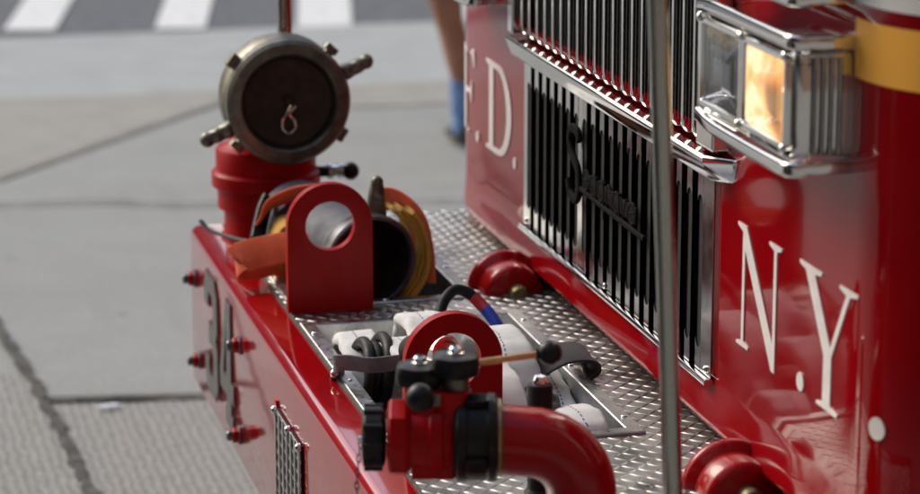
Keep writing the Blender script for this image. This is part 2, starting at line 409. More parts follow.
for sx in (-.02, 2.24):
    w = group_part('wheel', (sx + .15, 2.2, .52), None)
    b = MB(); b.lathe([(.30, 0), (.46, 0), (.51, .03), (.52, .06), (.52, .24), (.51, .27), (.46, .30), (.30, .30)], (sx, 2.2, .52), (1, 0, 0), 48); part(b, 'tyre', 'tyre', w)
    b = MB(); b.lathe([(.06, .02), (.10, .0), (.14, .05), (.26, .06), (.29, .01), (.302, .01), (.302, .29), (.26, .24), (.06, .24)], (sx, 2.2, .52), (1, 0, 0), 48); part(b, 'rim', 'satin', w)
# --- lettering
def serif(x0, x1, y0, y1, t=.03): pass
def arc(cx, cy, rx, ry, a0, a1, n=16): return [(cx + rx * math.cos(R(a0 + (a1 - a0) * k / n)), cy + ry * math.sin(R(a0 + (a1 - a0) * k / n))) for k in range(n + 1)]
G = {
 'F': [[(0, 0), (.36, 0), (.36, .035), (.26, .06), (.26, .47), (.42, .47), (.47, .38), (.50, .38), (.50, .62), (.47, .62), (.42, .53), (.26, .53), (.26, .94), (.50, .94), (.58, .80), (.62, .80), (.60, 1), (0, 1), (0, .965), (.10, .94), (.10, .06), (0, .035)]],
 'D': [[(0, 0), (.40, 0)] + arc(.40, .5, .46, .5, -90, 90, 22)[1:-1] + [(.40, 1), (0, 1), (0, .965), (.10, .94), (.10, .06), (0, .035)],
       [(.25, .06)] + [(.25, .94), (.38, .94)] + arc(.38, .5, .32, .44, 90, -90, 20)[1:-1] + [(.38, .06)]],
 'N': [[(0, 0), (.22, 0), (.22, .025), (.135, .05), (.135, .80), (.665, -.02), (.72, -.02), (.72, .95), (.80, .975), (.80, 1), (.58, 1), (.58, .975), (.672, .95), (.672, .20), (.155, 1), (-.01, 1), (-.01, .975), (.09, .94), (.09, .05), (0, .025)]],
 'Y': [[(.28, 0), (.56, 0), (.56, .025), (.465, .05), (.465, .42), (.685, .95), (.78, .975), (.78, 1), (.55, 1), (.55, .975), (.64, .95), (.445, .485), (.215, .95), (.31, .975), (.31, 1), (0, 1), (0, .975), (.085, .95), (.36, .40), (.36, .05), (.28, .025)]],
 '3': [[(.0, .74), (.0, .88), (.12, 1), (.62, 1), (.76, .88), (.76, .60), (.66, .52), (.76, .43), (.76, .12), (.62, 0), (.12, 0), (0, .12), (0, .27), (.24, .27), (.24, .18), (.29, .14), (.46, .14), (.51, .18), (.51, .40), (.46, .44), (.26, .44), (.26, .58), (.46, .58), (.51, .62), (.51, .82), (.46, .86), (.29, .86), (.24, .82), (.24, .74)]],
 '4': [[(.40, 1), (.64, 1), (.64, .36), (.78, .36), (.78, .22), (.64, .22), (.64, .09), (.72, .09), (.72, 0), (.32, 0), (.32, .09), (.40, .09), (.40, .22), (0, .22), (0, .36)], [(.40, .36), (.19, .36), (.40, .80)]],
 '.': [arc(0, 0, 1, 1, 0, 345, 23)],
}
def glyph(ch, x0, w, z0, h, parent, m='letter', fn=None, name='letter', prd=.0012):
    gw = max(p[0] for p in G[ch][0]) if ch != '.' else 1
    lp = [[(x0 + x * w / gw, z0 + z * h) for x, z in l] for l in G[ch]]
    f = fn or (lambda x, y, z: (*cab(x, prd + y), z))
    o = outline_obj(name, lp, .0016, m, f, None); fix(o, parent); return o
letters = group_part('lettering', (1.26, .59, .9), 'silver white serif lettering reading F.D. and N.Y.')
glyph('F', .085, .125, .905, .188, letters); glyph('.', .233, .012, .911, .012, letters, name='full_stop')
glyph('D', .309, .205, .905, .190, letters); glyph('.', .540, .012, .915, .012, letters, name='full_stop')
glyph('N', 1.895, .192, .903, .196, letters); glyph('.', 2.178, .0145, .918, .0145, letters, name='full_stop')
glyph('Y', 2.165, .225, .905, .198, letters); glyph('.', 2.445, .0165, .924, .0165, letters, name='full_stop')
# --- stripes round the near corner
def band(name, s0, s1, z0, z1, m):
    b = MB(); pts_ = [s0] + [v_ for v_ in ss if s0 < v_ < s1] + [s1]     # same plan points as the skin below, so the band lies evenly on it
    rows = [[(*cab(v_, .0012), z) for v_ in pts_] for z in (z0, z1)]
    b.quadgrid(rows); return part(b, name, m, smooth=60)
band('yellow_stripe', 2.35, 4.0, 1.408, 1.491, 'yellow')
band('white_stripe', 2.35, 4.0, 1.512, 1.64, 'white')
band('yellow_stripe', -1.5, .06, 1.421, 1.505, 'yellow')
band('white_stripe', -1.5, .06, 1.532, 1.64, 'white')
# panel seam right of the grille
b = MB(); b.box(1.786, 1.789, YC - .0035, YC + .004, .82, 1.26); part(b, 'panel_seam', 'chrome')
# --- lower grille: slotted polished sheet
lg = group_part('lower_grille', (1.21, .59, .97), 'polished sheet grille with tall narrow slots')
b = MB(); gx0, gx1, gz0, gz1 = .632, 1.788, .812, 1.150; yp = YC - .006
def capstrip(xs_, za, zb):
    b.quadgrid([[(x, yp, z1) for x, z1 in zip(xs_, za)], [(x, yp, z2) for x, z2 in zip(xs_, zb)]])
ns = 20; sp_ = .0555; x = .668; sw = .0130; zb0, zt0 = .862, 1.092
xe = gx0
for k in range(ns):
    xc = x + k * sp_
    capstrip([xe, xc - sw], [gz0] * 2, [gz1] * 2)
    A = [xc - sw * math.cos(PI * t / 10) for t in range(11)]; Sn = [sw * math.sin(PI * t / 10) for t in range(11)]
    capstrip(A, [zt0 + q_ for q_ in Sn], [gz1] * 11); capstrip(A, [gz0] * 11, [zb0 - q_ for q_ in Sn])
    xe = xc + sw
capstrip([xe, gx1], [gz0] * 2, [gz1] * 2)
part(b, 'grille_plate', 'grille_sheet', lg, solid=.0014, smooth=0)
b = MB(); b.box(.640, 1.782, yp + .0022, yp + .0035, .832, 1.128); part(b, 'dark_grille_backing', 'void', lg)  # near-black sheet painting in the shade of the hollow behind the slots
for (x, z) in ((.655, .822), (1.2, .822), (1.765, .822)):
    b = MB(); b.sphere((x, yp - .002, z), .006, 12, (1, .6, 1)); part(b, 'screw', 'chrome', lg)
b = MB(); b.sweep([(.632, YC - .01, .806), (1.79, YC - .01, .806)], rrect(.016, .010, .003, 2)); part(b, 'bottom_trim', 'chrome', lg)
# script emblem: a tall S with the rest of the word on a low bar
em = group_part('emblem', (.93, .57, 1.0), 'dark script emblem standing on the grille', parent=lg)
del em
b = MB()
def ex(u, v): return (1.00 + u * 1.12, YC - .020, .962 + v * .88)
b.sweep(spline([ex(.062, .118), ex(.05, .135), ex(.018, .135), ex(.004, .108), ex(.022, .08), ex(.055, .055), ex(.066, .018), ex(.045, -.012), ex(.012, -.006), ex(-.002, .02)], 8), rrect(.018, .010, .004, 3), up=(0, 1, 0))
b.sweep([ex(.05, .02), ex(.20, .015), ex(.42, .012)], rrect(.010, .008, .003, 2), up=(0, 1, 0))
px = .085
for ch, w in zip('eagrave', (.042,) * 7):
    c = (px + w / 2, .045)
    loop = [ex(c[0] + .016 * math.cos(R(a)), c[1] + .02 * math.sin(R(a))) for a in range(20, 360, 28)]
    b.sweep([ex(c[0] - .020, .045), ex(c[0] + .020, .045)], rrect(.004, .030, .001, 1), up=(0, 0, 1))
    if ch in 'eag': b.sweep(spline(loop, 3), rrect(.007, .006, .002, 1), up=(0, 1, 0))
    if ch in 'ag': b.sweep([ex(c[0] + .016, .068), ex(c[0] + .017, .03), ex(c[0] + .017, -.01 if ch == 'g' else .022)], rrect(.007, .006, .002, 1), up=(0, 1, 0))
    if ch == 'e': b.sweep([ex(c[0] - .014, .043), ex(c[0] + .015, .05)], rrect(.006, .006, .002, 1), up=(0, 1, 0))
    if ch == 'r': b.sweep(spline([ex(c[0] - .008, .022), ex(c[0] - .006, .064), ex(c[0] + .006, .062), ex(c[0] + .012, .055)], 4), rrect(.007, .006, .002, 1), up=(0, 1, 0))
    if ch == 'v': b.sweep([ex(c[0] - .014, .066), ex(c[0] - .002, .026), ex(c[0] + .012, .066)], rrect(.007, .006, .002, 1), up=(0, 1, 0))
    px += w
part(b, 'emblem', 'emblem_dark', lg, smooth=60, label='dark script emblem with a tall S')
# --- upper grille: proud chrome frame with vertical fins over black mesh
ug = group_part('upper_grille', (1.26, .53, 1.5), 'projecting chrome grille with vertical fins over black mesh')
yf = .556
b = MB()
b.sweep([(.612, YC - .004, 1.150), (1.825, YC - .004, 1.150), (1.840, YC + .012, 1.150), (1.848, YC + .04, 1.150)], [(-.0, -.0), (.020, .0), (.025, .004), (.038, .036), (.036, .042), (.0, .044)][::-1], up=(0, 0, 1))
part(b, 'lower_rail', 'chrome', ug, bevel=.003)
b = MB(); b.box(.615, .650, yf, YC, 1.2, 1.86); part(b, 'side_rail', 'chrome', ug, bevel=.004)
b = MB(); b.box(1.765, 1.845, yf + .006, YC, 1.2, 1.86); part(b, 'side_rail', 'chrome', ug, bevel=.004)
b = MB(); b.box(.615, 1.845, yf, YC, 1.862, 1.90); part(b, 'upper_rail', 'chrome', ug, bevel=.004)
nf = 20
for k in range(nf):
    xc = .680 + k * (1.735 - .680) / (nf - 1)
    b = MB(); pr = [(-.007, .0014), (-.0075, .0), (-.005, -.0014), (0, -.002), (.005, -.0014), (.0075, .0), (.007, .0014)]
    rows = []
    for z, dy in ((1.199, .016), (1.203, .007), (1.212, .0015), (1.225, 0), (1.862, 0)):
        rows.append([(xc + a, yf + .012 + c + dy, z) for a, c in pr])
    b.quadgrid(rows, cv=True); b.f.append(tuple(range(7)))
    part(b, 'fin', 'chrome', ug, smooth=50)
b = MB()   # expanded mesh: crossed thin bars
for k in range(60):
    x_ = .66 + k * .0185; b.box(x_, x_ + .004, YC + .004, YC + .008, 1.205, 1.84)
for k in range(34):
    z_ = 1.215 + k * .0185; b.box(.66, 1.763, YC + .0085, YC + .012, z_, z_ + .004)
part(b, 'mesh_screen', 'mesh_black', ug, smooth=0)
b = MB(); b.box(.64, 1.80, YC + .05, YC + .06, 1.18, 1.86); part(b, 'dark_grille_backing', 'void', ug)
b = MB(); b.box(.651, 1.764, YC - .014, YC + .018, 1.2015, 1.212); part(b, 'sill', 'cab_red', ug)
# --- headlight bezels
def frame_loop(x0, x1, z0, z1, r):
    w, h = x1 - x0, z1 - z0
    return [((x0 + x1) / 2 + a, (z0 + z1) / 2 + c) for a, c in rrect(w, h, r, 5)]
def headlight_unit(name, x0, x1, z0, z1, lit, near=True, lens=True):
    hb = group_part(name, ((x0 + x1) / 2, .5, z0), 'chrome headlight housing' + (' holding a clear lamp and a lit amber glowing lamp' if lit else ''))
    yb = .510
    wl = (x1 - x0 - .03) / 2
    cells = [(x0 + .012, x0 + .012 + wl), (x1 - .018 - wl, x1 - .018)] if lens else []
    b = MB(); n = 24
    outer = frame_loop(x0, x1, z0, z1, .022)
    # shell: sides
    rows = [[(x, y, z) for x, z in frame_loop(x0 - g, x1 + g, z0 - g, z1 + g, .030 + g)] for y, g in ((YC + .10, .002), (YC - .012, .002), (yb + .028, .0), (yb + .012, .0), (yb + .003, -.004), (yb, -.010))]
    b.quadgrid(rows, cv=True)
    # recess for the lamps
    inner = [[(x, y, z) for x, z in frame_loop(x0 + g, x1 - g, z0 + g, z1 - g, .018)] for y, g in ((yb, .010), (yb + .004, .013), (yb + .018, .014))]
    b.quadgrid(inner, cv=True); b.face(inner[-1])
    part(b, 'housing', 'chrome', hb, smooth=50)
    # lower lip and top visor
    b = MB(); b.sweep(spline([(x0 + .005, yb - .006, z0 + .004), (x0 + .1, yb - .010, z0 - .003), (x1 - .05, yb - .010, z0 - .003), (x1 + .001, yb - .002, z0 - .002), (x1 + .004, yb + .03, z0 - .001), (x1 + .002, YC + .0, z0)], 6), rrect(.012, .022, .005, 4)); part(b, 'lower_lip', 'chrome', hb, smooth=60)
    b = MB(); b.sweep(spline([(x0 + .005, yb - .006, z1 - .004), (x0 + .1, yb - .010, z1 + .003), (x1 - .05, yb - .010, z1 + .003), (x1 + .001, yb - .002, z1 + .002), (x1 + .004, yb + .03, z1 + .001), (x1 + .002, YC + .0, z1)], 6), rrect(.012, .022, .005, 4)); part(b, 'upper_lip', 'chrome', hb, smooth=60)
    b = MB()
    for k in range(4):
        y = yb + .026 + k * .0125; b.cyl((x1 + .001, y, z0 + .018), (x1 + .001, y, z1 - .020), .0045, 10)
    part(b, 'side_flutes', 'flute_chrome', hb)
    for ci, (a, c) in enumerate(cells):
        zz0, zz1 = z0 + .020, z1 - .018
        hl = 'headlight'
        b = MB(); rows = [[(x, y, z) for x, z in frame_loop(a + g, c - g, zz0 + g, zz1 - g, max(.004, .014 - g))] for y, g in ((yb + .012, 0), (yb - .006, 0), (yb - .009, .002), (yb - .009, .009), (yb - .004, .012), (yb + .012, .012))]
        b.quadgrid(rows, cv=True); fr = part(b, 'headlight', 'chrome', hb, smooth=50, label='lit headlight glowing warm amber' if (lit and ci) else 'unlit clear headlight')
        # children of the lamp would be a fourth level, so lens and reflector stand beside it
        b = MB(); rows = []
        xc, zc = (a + c) / 2, (zz0 + zz1) / 2; hw, hh = (c - a) / 2 - .0125, (zz1 - zz0) / 2 - .0125
        for t in [1, .93, .8, .62, .42, .24, .1]:
            rows.append([(xc + u, yb - .002 + .062 * (1 - t * t), zc + v) for u, v in rrect(2 * hw * t, 2 * hh * t, .01 * t + (1 - t) * .5 * min(hw, hh) * t, 5)])
        b.quadgrid(rows, cv=True); b.face(rows[-1]); part(b, 'reflector', 'reflector', hb, smooth=60)
        b = MB(); rows = [[(xc + u, yb - .0045 - .007 * (1 - t * t), zc + v) for u, v in rrect(2 * hw * t, 2 * hh * t, .01 * t, 5)] for t in (1, .85, .6, .3, .05)]
        b.quadgrid(rows, cv=True); b.face(rows[-1]); part(b, 'lens', 'lens_warm' if (lit and ci) else 'lens', hb, smooth=60)
        if lit and ci:
            b = MB(); b.sphere((xc + .026, yb + .022, zc + .006), .013, 18, (1, .7, .9)); part(b, 'bulb', 'bulb', hb)
        else:
            b = MB(); b.sphere((xc, yb + .036, zc), .010, 14); b.cyl((xc, yb + .036, zc), (xc, yb + .06, zc), .009); part(b, 'bulb', 'satin', hb)
        for (x_, z_) in ((a + .004, zz1 - .002), (c - .004, zz1 - .002), (c - .004, zz0 + .004)):
            b = MB(); b.sphere((x_, yb - .011, z_), .0075, 12, (1, .6, 1)); part(b, 'screw', 'chrome', hb)
    b = MB(); b.sphere((x0 - .004, yb + .006, z0 + .045), .008, 12); b.cyl((x0 - .004, yb + .006, z0 + .045), (x0 + .004, yb + .03, z0 + .045), .005); part(b, 'adjuster_screw', 'chrome', hb)
    return hb
M['reflector'] = varied(mat('lamp_reflector', (.8, .8, .78), .14, 1), (.7, .7, .7), (.85, .85, .83), 90, .08, .25, .3, .001)
def lens(name, tint, glow=None):
    m = bpy.data.materials.new(name); m.use_nodes = True; nt = m.node_tree; nt.nodes.clear()
    out = N(m, 'ShaderNodeOutputMaterial'); tr = N(m, 'ShaderNodeBsdfTransparent'); tr.inputs[0].default_value = (*tint, 1)
    gl = N(m, 'ShaderNodeBsdfGlossy'); gl.inputs['Roughness'].default_value = .08
    fr = N(m, 'ShaderNodeLayerWeight'); fr.inputs[0].default_value = .45
    mx = N(m, 'ShaderNodeMixShader'); tc = N(m, 'ShaderNodeTexCoord')
    w = N(m, 'ShaderNodeTexWave'); w.inputs['Scale'].default_value = 38; w.inputs['Distortion'].default_value = 1.5; L(m, tc.outputs['Object'], w.inputs['Vector'])
    bp = N(m, 'ShaderNodeBump'); bp.inputs['Strength'].default_value = .7; bp.inputs['Distance'].default_value = .003
    L(m, w.outputs['Fac'], bp.inputs['Height']); L(m, bp.outputs[0], gl.inputs['Normal']); L(m, bp.outputs[0], fr.inputs['Normal'])
    L(m, fr.outputs['Facing'], mx.inputs[0]); L(m, tr.outputs[0], mx.inputs[1]); L(m, gl.outputs[0], mx.inputs[2])
    last = mx.outputs[0]
    if glow:
        em_ = N(m, 'ShaderNodeEmission'); em_.inputs[0].default_value = (*glow, 1)
        nz = N(m, 'ShaderNodeTexNoise'); nz.inputs['Scale'].default_value = 11; nz.inputs['Distortion'].default_value = .5; L(m, tc.outputs['Object'], nz.inputs['Vector'])
        nz.inputs['Detail'].default_value = 1.5
        L(m, ramp(m, nz.outputs['Fac'], [(.34, (.14, .05, .015)), (.47, (.62, .24, .06)), (.58, (.95, .45, .14)), (.68, (1., .80, .5))]), em_.inputs[0]); em_.inputs[1].default_value = .62
        ad = N(m, 'ShaderNodeAddShader'); L(m, last, ad.inputs[0]); L(m, em_.outputs[0], ad.inputs[1]); last = ad.outputs[0]
    L(m, last, out.inputs[0]); return m
M['lens'] = lens('clear_lens', (.82, .86, .9)); M['lens_warm'] = lens('warm_lens', (.80, .62, .42), (1., .42, .12))
def emit(name, c, s):
    m = bpy.data.materials.new(name); m.use_nodes = True; m.node_tree.nodes.clear()
    o = N(m, 'ShaderNodeOutputMaterial'); e = N(m, 'ShaderNodeEmission'); e.inputs[0].default_value = (*c, 1); e.inputs[1].default_value = s
    L(m, e.outputs[0], o.inputs[0]); return m
M['bulb'] = emit('lit_bulb', (1, .78, .6), 7)
headlight_unit('headlight_unit', 1.940, 2.344, 1.280, 1.455, True)
headlight_unit('headlight_unit', 1.940, 2.344, 1.520, 1.70, False)
headlight_unit('headlight_unit', .235, .52, 1.250, 1.42, False)
# --- front bumper
BX0, BX1, TOP, BOT = 0., 2.56, .70, .35
bp_ = group_part('bumper', (1.28, .0, .35), 'deep red steel front bumper')
b = MB(); rr = .020
W1 = (.335, .765, .108, .432); W2 = (.925, 1.690, .100, .480)      # the two hose wells
def ring_profile():
    """front channel: bottom return, face, rolled top edge, flat top rim"""
    out = [(.10, BOT), (.012, BOT), (.003, BOT + .004), (0, BOT + .012), (0, TOP - rr)]
    out += [(rr - rr * math.cos(R(a)), TOP - rr + rr * math.sin(R(a))) for a in (15, 30, 45, 60, 75, 90)]
    out += [(.074, TOP)]
    return out
pr = ring_profile()
rows = []
# follows the plan outline: far side, front, near side, with tight rounded corners
def plan(off):
    r = .03; o = []
    o.append((BX0 + off, .95))
    for k in range(7):
        a = R(180 + 90 * k / 6); cxx, cyy = BX0 + r, r
        rad = r - off
        if rad < .004: o.append((BX0 + off if k < 3 else (BX0 + off if k < 4 else BX0 + off), off)) if False else o.append((cxx + max(rad, -1) * math.cos(a), cyy + max(rad, -1) * math.sin(a)) if rad > 0 else (BX0 + off, off))
        else: o.append((cxx + rad * math.cos(a), cyy + rad * math.sin(a)))
    for k in range(7):
        a = R(270 + 90 * k / 6); cxx, cyy = BX1 - r, r; rad = r - off
        o.append((cxx + rad * math.cos(a), cyy + rad * math.sin(a)) if rad > 0 else (BX1 - off, off))
    o.append((BX1 - off, .95))
    return o
for off, z in pr: rows.append([(x, y, z) for x, y in plan(off)])
b.quadgrid(rows)
part(b, 'bumper_channel', 'red', bp_, smooth=50)
# deck plate with the two wells cut out
def holed(x0, x1, y0, y1, holes, z, b):
    xs_ = sorted({x0, x1, *[h[0] for h in holes], *[h[1] for h in holes]}); ys_ = sorted({y0, y1, *[h[2] for h in holes], *[h[3] for h in holes]})
    for i in range(len(xs_) - 1):
        for j in range(len(ys_) - 1):
            xc, yc = (xs_[i] + xs_[i + 1]) / 2, (ys_[j] + ys_[j + 1]) / 2
            if any(h[0] < xc < h[1] and h[2] < yc < h[3] for h in holes): continue
            b.face([(xs_[i], ys_[j], z), (xs_[i + 1], ys_[j], z), (xs_[i + 1], ys_[j + 1], z), (xs_[i], ys_[j + 1], z)])
b = MB(); DZ = TOP + .002
holed(.02, 2.54, .071, .94, [W1, W2], DZ, b)
p_ = .0212
def lozenge(cx, cy, ang, Lh=.0132, Wh=.0024, h=.0012):
    c, s_ = math.cos(ang), math.sin(ang)
    loc = [(-Lh, 0, 0), (-.4 * Lh, -Wh, 0), (.4 * Lh, -Wh, 0), (Lh, 0, 0), (.4 * Lh, Wh, 0), (-.4 * Lh, Wh, 0), (-.55 * Lh, 0, h), (-.2 * Lh, -.35 * Wh, h), (.2 * Lh, -.35 * Wh, h), (.55 * Lh, 0, h), (.2 * Lh, .35 * Wh, h), (-.2 * Lh, .35 * Wh, h)]
    k = len(b.v); b.v += [(cx + x * c - y * s_, cy + x * s_ + y * c, DZ + .0001 + z) for x, y, z in loc]
    for i in range(6): b.f.append((k + i, k + (i + 1) % 6, k + 6 + (i + 1) % 6, k + 6 + i))
    b.f.append(tuple(k + 6 + i for i in range(6)))
i = 0
x = .032
while x < 2.535:
    y = .084; j = 0
    while y < .70:
        if not any(h[0] - .022 < x < h[1] + .022 and h[2] - .020 < y < h[3] + .022 for h in (W1, W2)):
            lozenge(x, y, R(45 if (i + j) % 2 else -45))
        y += p_; j += 1
    x += p_; i += 1
deck = part(b, 'deck_plate', 'deck', bp_, smooth=25, label='bright aluminium diamond tread plate')
# grime line where the deck meets the rim
b = MB(); b.box(.03, 2.53, .0705, .0765, TOP + .0005, TOP + .0038); part(b, 'seam_sealant', 'grime', bp_)
def well(name, w, depth=.17):
    g = group_part(name, ((w[0] + w[1]) / 2, (w[2] + w[3]) / 2, TOP), 'aluminium lined hose well in the deck')
    x0, x1, y0, y1 = w; b = MB(); f = .024
    ins = [(-f, .0025), (-f, .006), (-f + .002, .0075), (.002, .0075), (.004, .006), (.004, -depth)]
    rows = [[(x, y, TOP + z) for x, y in ((x0 + o_, y0 + o_), (x1 - o_, y0 + o_), (x1 - o_, y1 - o_), (x0 + o_, y1 - o_))] for o_, z in ins]
    b.quadgrid(rows, cv=True); b.face([(x0, y0, TOP - depth), (x1, y0, TOP - depth), (x1, y1, TOP - depth), (x0, y1, TOP - depth)])
    part(b, 'well_lining', 'satin', g, smooth=20)
    n = 0
    for (x, y) in [(x0 + t * (x1 - x0), y_) for t in (.08, .5, .92) for y_ in (y0 - .012, y1 + .012)] + [(x_, y0 + .5 * (y1 - y0)) for x_ in (x0 - .012, x1 + .012)]:
        b = MB(); b.sphere((x, y, TOP + .008), .0055, 12, (1, 1, .6)); part(b, 'rivet', 'chrome', g)
    return g
w1 = well('hose_well', W1); w2 = well('hose_well', W2)
# bolts
for (x, z) in ((.079, .596), (.125, .424), (.666, .605), (.645, .413), (1.95, .605), (1.95, .413)):
    b = MB(); b.lathe([(.019, 0), (.020, .002), (.020, .004), (.017, .006)], (x, 0.001, z), (0, -1, 0), 24); b.lathe([(.0105, .015), (.0105, .025), (.008, .028)], (x, 0.001, z), (0, -1, 0), 16)
    bo = part(b, 'bolt', 'steel_dark', bp_, label='dark washer and threaded end of a red nut')
    b = MB(); b.lathe([(.0155, .005), (.0155, .014), (.013, .0165)], (x, 0.001, z), (0, -1, 0), 6); part(b, 'nut', 'cast_red', bp_, bevel=.001)
# number
fr_ = lambda x, y, z: (x, -.0012 + y, z)
fo_ = lambda x, y, z: (x, -.0024 + y, z)
def number(ch, x0, w):
    gw = max(p[0] for p in G[ch][0])
    a = [[(x0 + x * w / gw, .402 + z * .253) for x, z in l] for l in G[ch]]
    o = outline_obj('numeral', a, .0016, 'number', fo_, None, 'dark grey block numeral ' + ch); fix(o, bp_)
    cx_ = x0 + w / 2
    # outline: the same outline grown a little
    gr = []
    for li, l in enumerate(a):
        n = len(l); ar = sum(l[i][0] * l[(i + 1) % n][1] - l[(i + 1) % n][0] * l[i][1] for i in range(n))
        sgn = (1 if ar > 0 else -1) * (1 if li == 0 else -1); out = []
        for i in range(n):
            p, c, q_ = Vector(l[i - 1]), Vector(l[i]), Vector(l[(i + 1) % n])
            d1 = (c - p).normalized(); d2 = (q_ - c).normalized()
            n1 = Vector((d1.y, -d1.x)); n2 = Vector((d2.y, -d2.x)); nn = (n1 + n2); nn = nn / max(.5, nn.dot(n1))
            out.append(tuple(c + nn * .0055 * sgn))
        gr.append(out)
    o = outline_obj('numeral_outline', gr, .0016, 'number_edge', fr_, None); fix(o, bp_)
number('3', .225, .165); number('4', .425, .165)
# louvred vent: red slot and punched chrome screen
b = MB(); b.box(1.065, 1.083, -.004, .0005, .37, .612); part(b, 'vent_recess', 'tape_red', bp_)
b = MB(); zx = [1.095 + k * .021 for k in range(11)]
vx0, vx1, vz0, vz1 = 1.087, 1.3295, .37, .60
for k in range(7): b.box(vx0 + k * .0385, vx0 + k * .0385 + .0115, -.0085, -.0065, vz0, vz1)
for k in range(10): b.box(vx0, vx1, -.0064, -.0044, vz0 + k * .0247, vz0 + k * .0247 + .0065)
part(b, 'vent_screen', 'satin', bp_, smooth=0)
b = MB(); b.box(vx0, vx1, -.0036, -.0008, vz0, vz1); part(b, 'vent_void', 'void', bp_)
for (x, z) in ((1.085, .595), (1.22, .597), (1.32, .595)):
    b = MB(); b.lathe([(.009, 0), (.009, .006), (.006, .009)], (x, -.004, z), (0, -1, 0), 14); part(b, 'screw', 'chrome', bp_)
# --- tow plates
def tow_plate(x, y0, y1, top, holez, hr, t=.022, lean=0.):
    yc = (y0 + y1) / 2; rad = (y1 - y0) / 2; z1 = top - rad
    out = [(y0, TOP)] + [(yc + rad * math.cos(R(180 - a)), z1 + rad * math.sin(R(a))) for a in range(0, 181, 9)] + [(y1, TOP)]
    hole = arc(yc, holez, hr, hr, 0, 351, 39)
    o = outline_obj('tow_plate', [out, hole], t, 'cast_red', lambda a, d, z: (x + d, a, z + .0025), None, 'red steel tow plate with rounded top and round hole', bevel=.004)
    fix(o, truck); return o
tow_plate(.804, .071, .238, .951, .868, .048)
tow_plate(1.668, .104, .268, .917, .838, .046)
b = MB(); b.box(.785, .823, .075, .234, TOP + .003, TOP + .007); part(b, 'weld_foot', 'cast_red')
# --- suction inlet at the far end
st = group_part('suction_inlet', (.15, .148, TOP), 'red swivel pipe carrying a large bronze capped hose connection')
sx, sy = .150, .1475
b = MB(); b.lathe([(.099, 0), (.099, .006), (.093, .010), (.091, .02), (.091, .058), (.100, .064), (.1045, .067), (.1045, .110), (.113, .112), (.1165, .115), (.1165, .142), (.113, .146), (.107, .148), (.107, .190), (.104, .196), (.096, .199), (.085, .203), (.074, .215), (.07, .225), (.068, .30)], (sx, sy, TOP), n=56)
part(b, 'swivel_base', 'cast_red', st, smooth=30)
b = MB(); cz = 1.012; cy = .176
b.sphere((sx - .035, sy + .01, cz - .03), .098, 32)
b.cyl((sx - .03, cy, cz), (sx + .035, cy, cz), .108, 48, .006); part(b, 'elbow', 'cast_red', st)
ax = (1, 0, 0)
b = MB(); b.lathe([(.118, -.075), (.128, -.068), (.132, -.05), (.132, .015), (.128, .022), (.126, .024), (.131, .030), (.131, .052), (.124, .060), (.104, .064), (.100, .060), (.096, .044)], (sx + .075, cy, cz), ax, 64, cap=False)
part(b, 'coupling_ring', 'bronze', st, smooth=30)
b = MB(); b.lathe([(.0965, .030), (.0965, .046), (.090, .049), (.084, .046), (.02, .043), (.0, .043)], (sx + .075, cy, cz), ax, 56); part(b, 'suction_cap', 'bronze_dark', st)
b = MB(); b.lathe([(.011, .04), (.011, .052), (.006, .058), (0, .059)], (sx + .075, cy, cz + .002), ax, 20); part(b, 'cap_stud', 'bronze_dark', st)
b = MB(); fx = sx + .075 + .062
b.tube(spline([(fx, cy + .002, cz - .004), (fx + .003, cy - .008, cz - .022), (fx, cy - .016, cz - .038), (fx, cy - .013, cz - .056), (fx, cy - .001, cz - .064), (fx, cy + .011, cz - .053), (fx + .002, cy + .010, cz - .038), (fx + .004, cy - .001, cz - .022), (fx + .003, cy + .012, cz - .006)], 8), .0027, 8)
part(b, 'wire_loop', 'chrome', st)
for a in (47, 142, -34, 222):
    d = Vector((0, math.cos(R(a)), math.sin(R(a)))); e = Vector((0, -d.z, d.y)); c = Vector((sx + .09, cy, cz))
    b = MB(); P = [c + d * .124, c + d * .137]
    b.sweep([c + d * .122, c + d * .137], rrect(.020, .036, .004, 2), up=(1, 0, 0)); b.sweep([c + d * .135, c + d * .150], rrect(.031, .030, .005, 2), up=(1, 0, 0))
    part(b, 'lug', 'bronze', st, bevel=.0015)
for a in (24, 204):
    d = Vector((0, math.cos(R(a)), math.sin(R(a)))); c = Vector((sx + .105, cy, cz)); e = Vector((0, -d.z, d.y))
    b = MB()
    hp = lambda t: rrect(.034 - .006 * t, .045 - .014 * t + .006 * math.sin(t * 20), .012, 4)
    b.sweep([c + d * (.110 + .076 * k / 24) for k in range(25)], hp, up=(1, 0, 0)); b.sphere(c + d * .185, .0165, 16)
    part(b, 'cap_handle', 'bronze', st, smooth=60)
b = MB(); b.cyl((sx + .02, sy + .10, .838), (sx + .02, sy + .135, .838), .012, 16); part(b, 'drain_stem', 'black', st)
b = MB(); b.lathe([(.012, 0), (.018, .002), (.018, .012), (.013, .016), (.013, .022), (.0165, .024), (.0165, .034), (.011, .036)], (sx + .02, sy + .128, .838), (0, 1, 0), 18); part(b, 'drain_valve', 'chrome', st)
b = MB(); b.sphere((sx + .02, sy + .180, .836), .0195, 20); part(b, 'drain_knob', 'black', st)
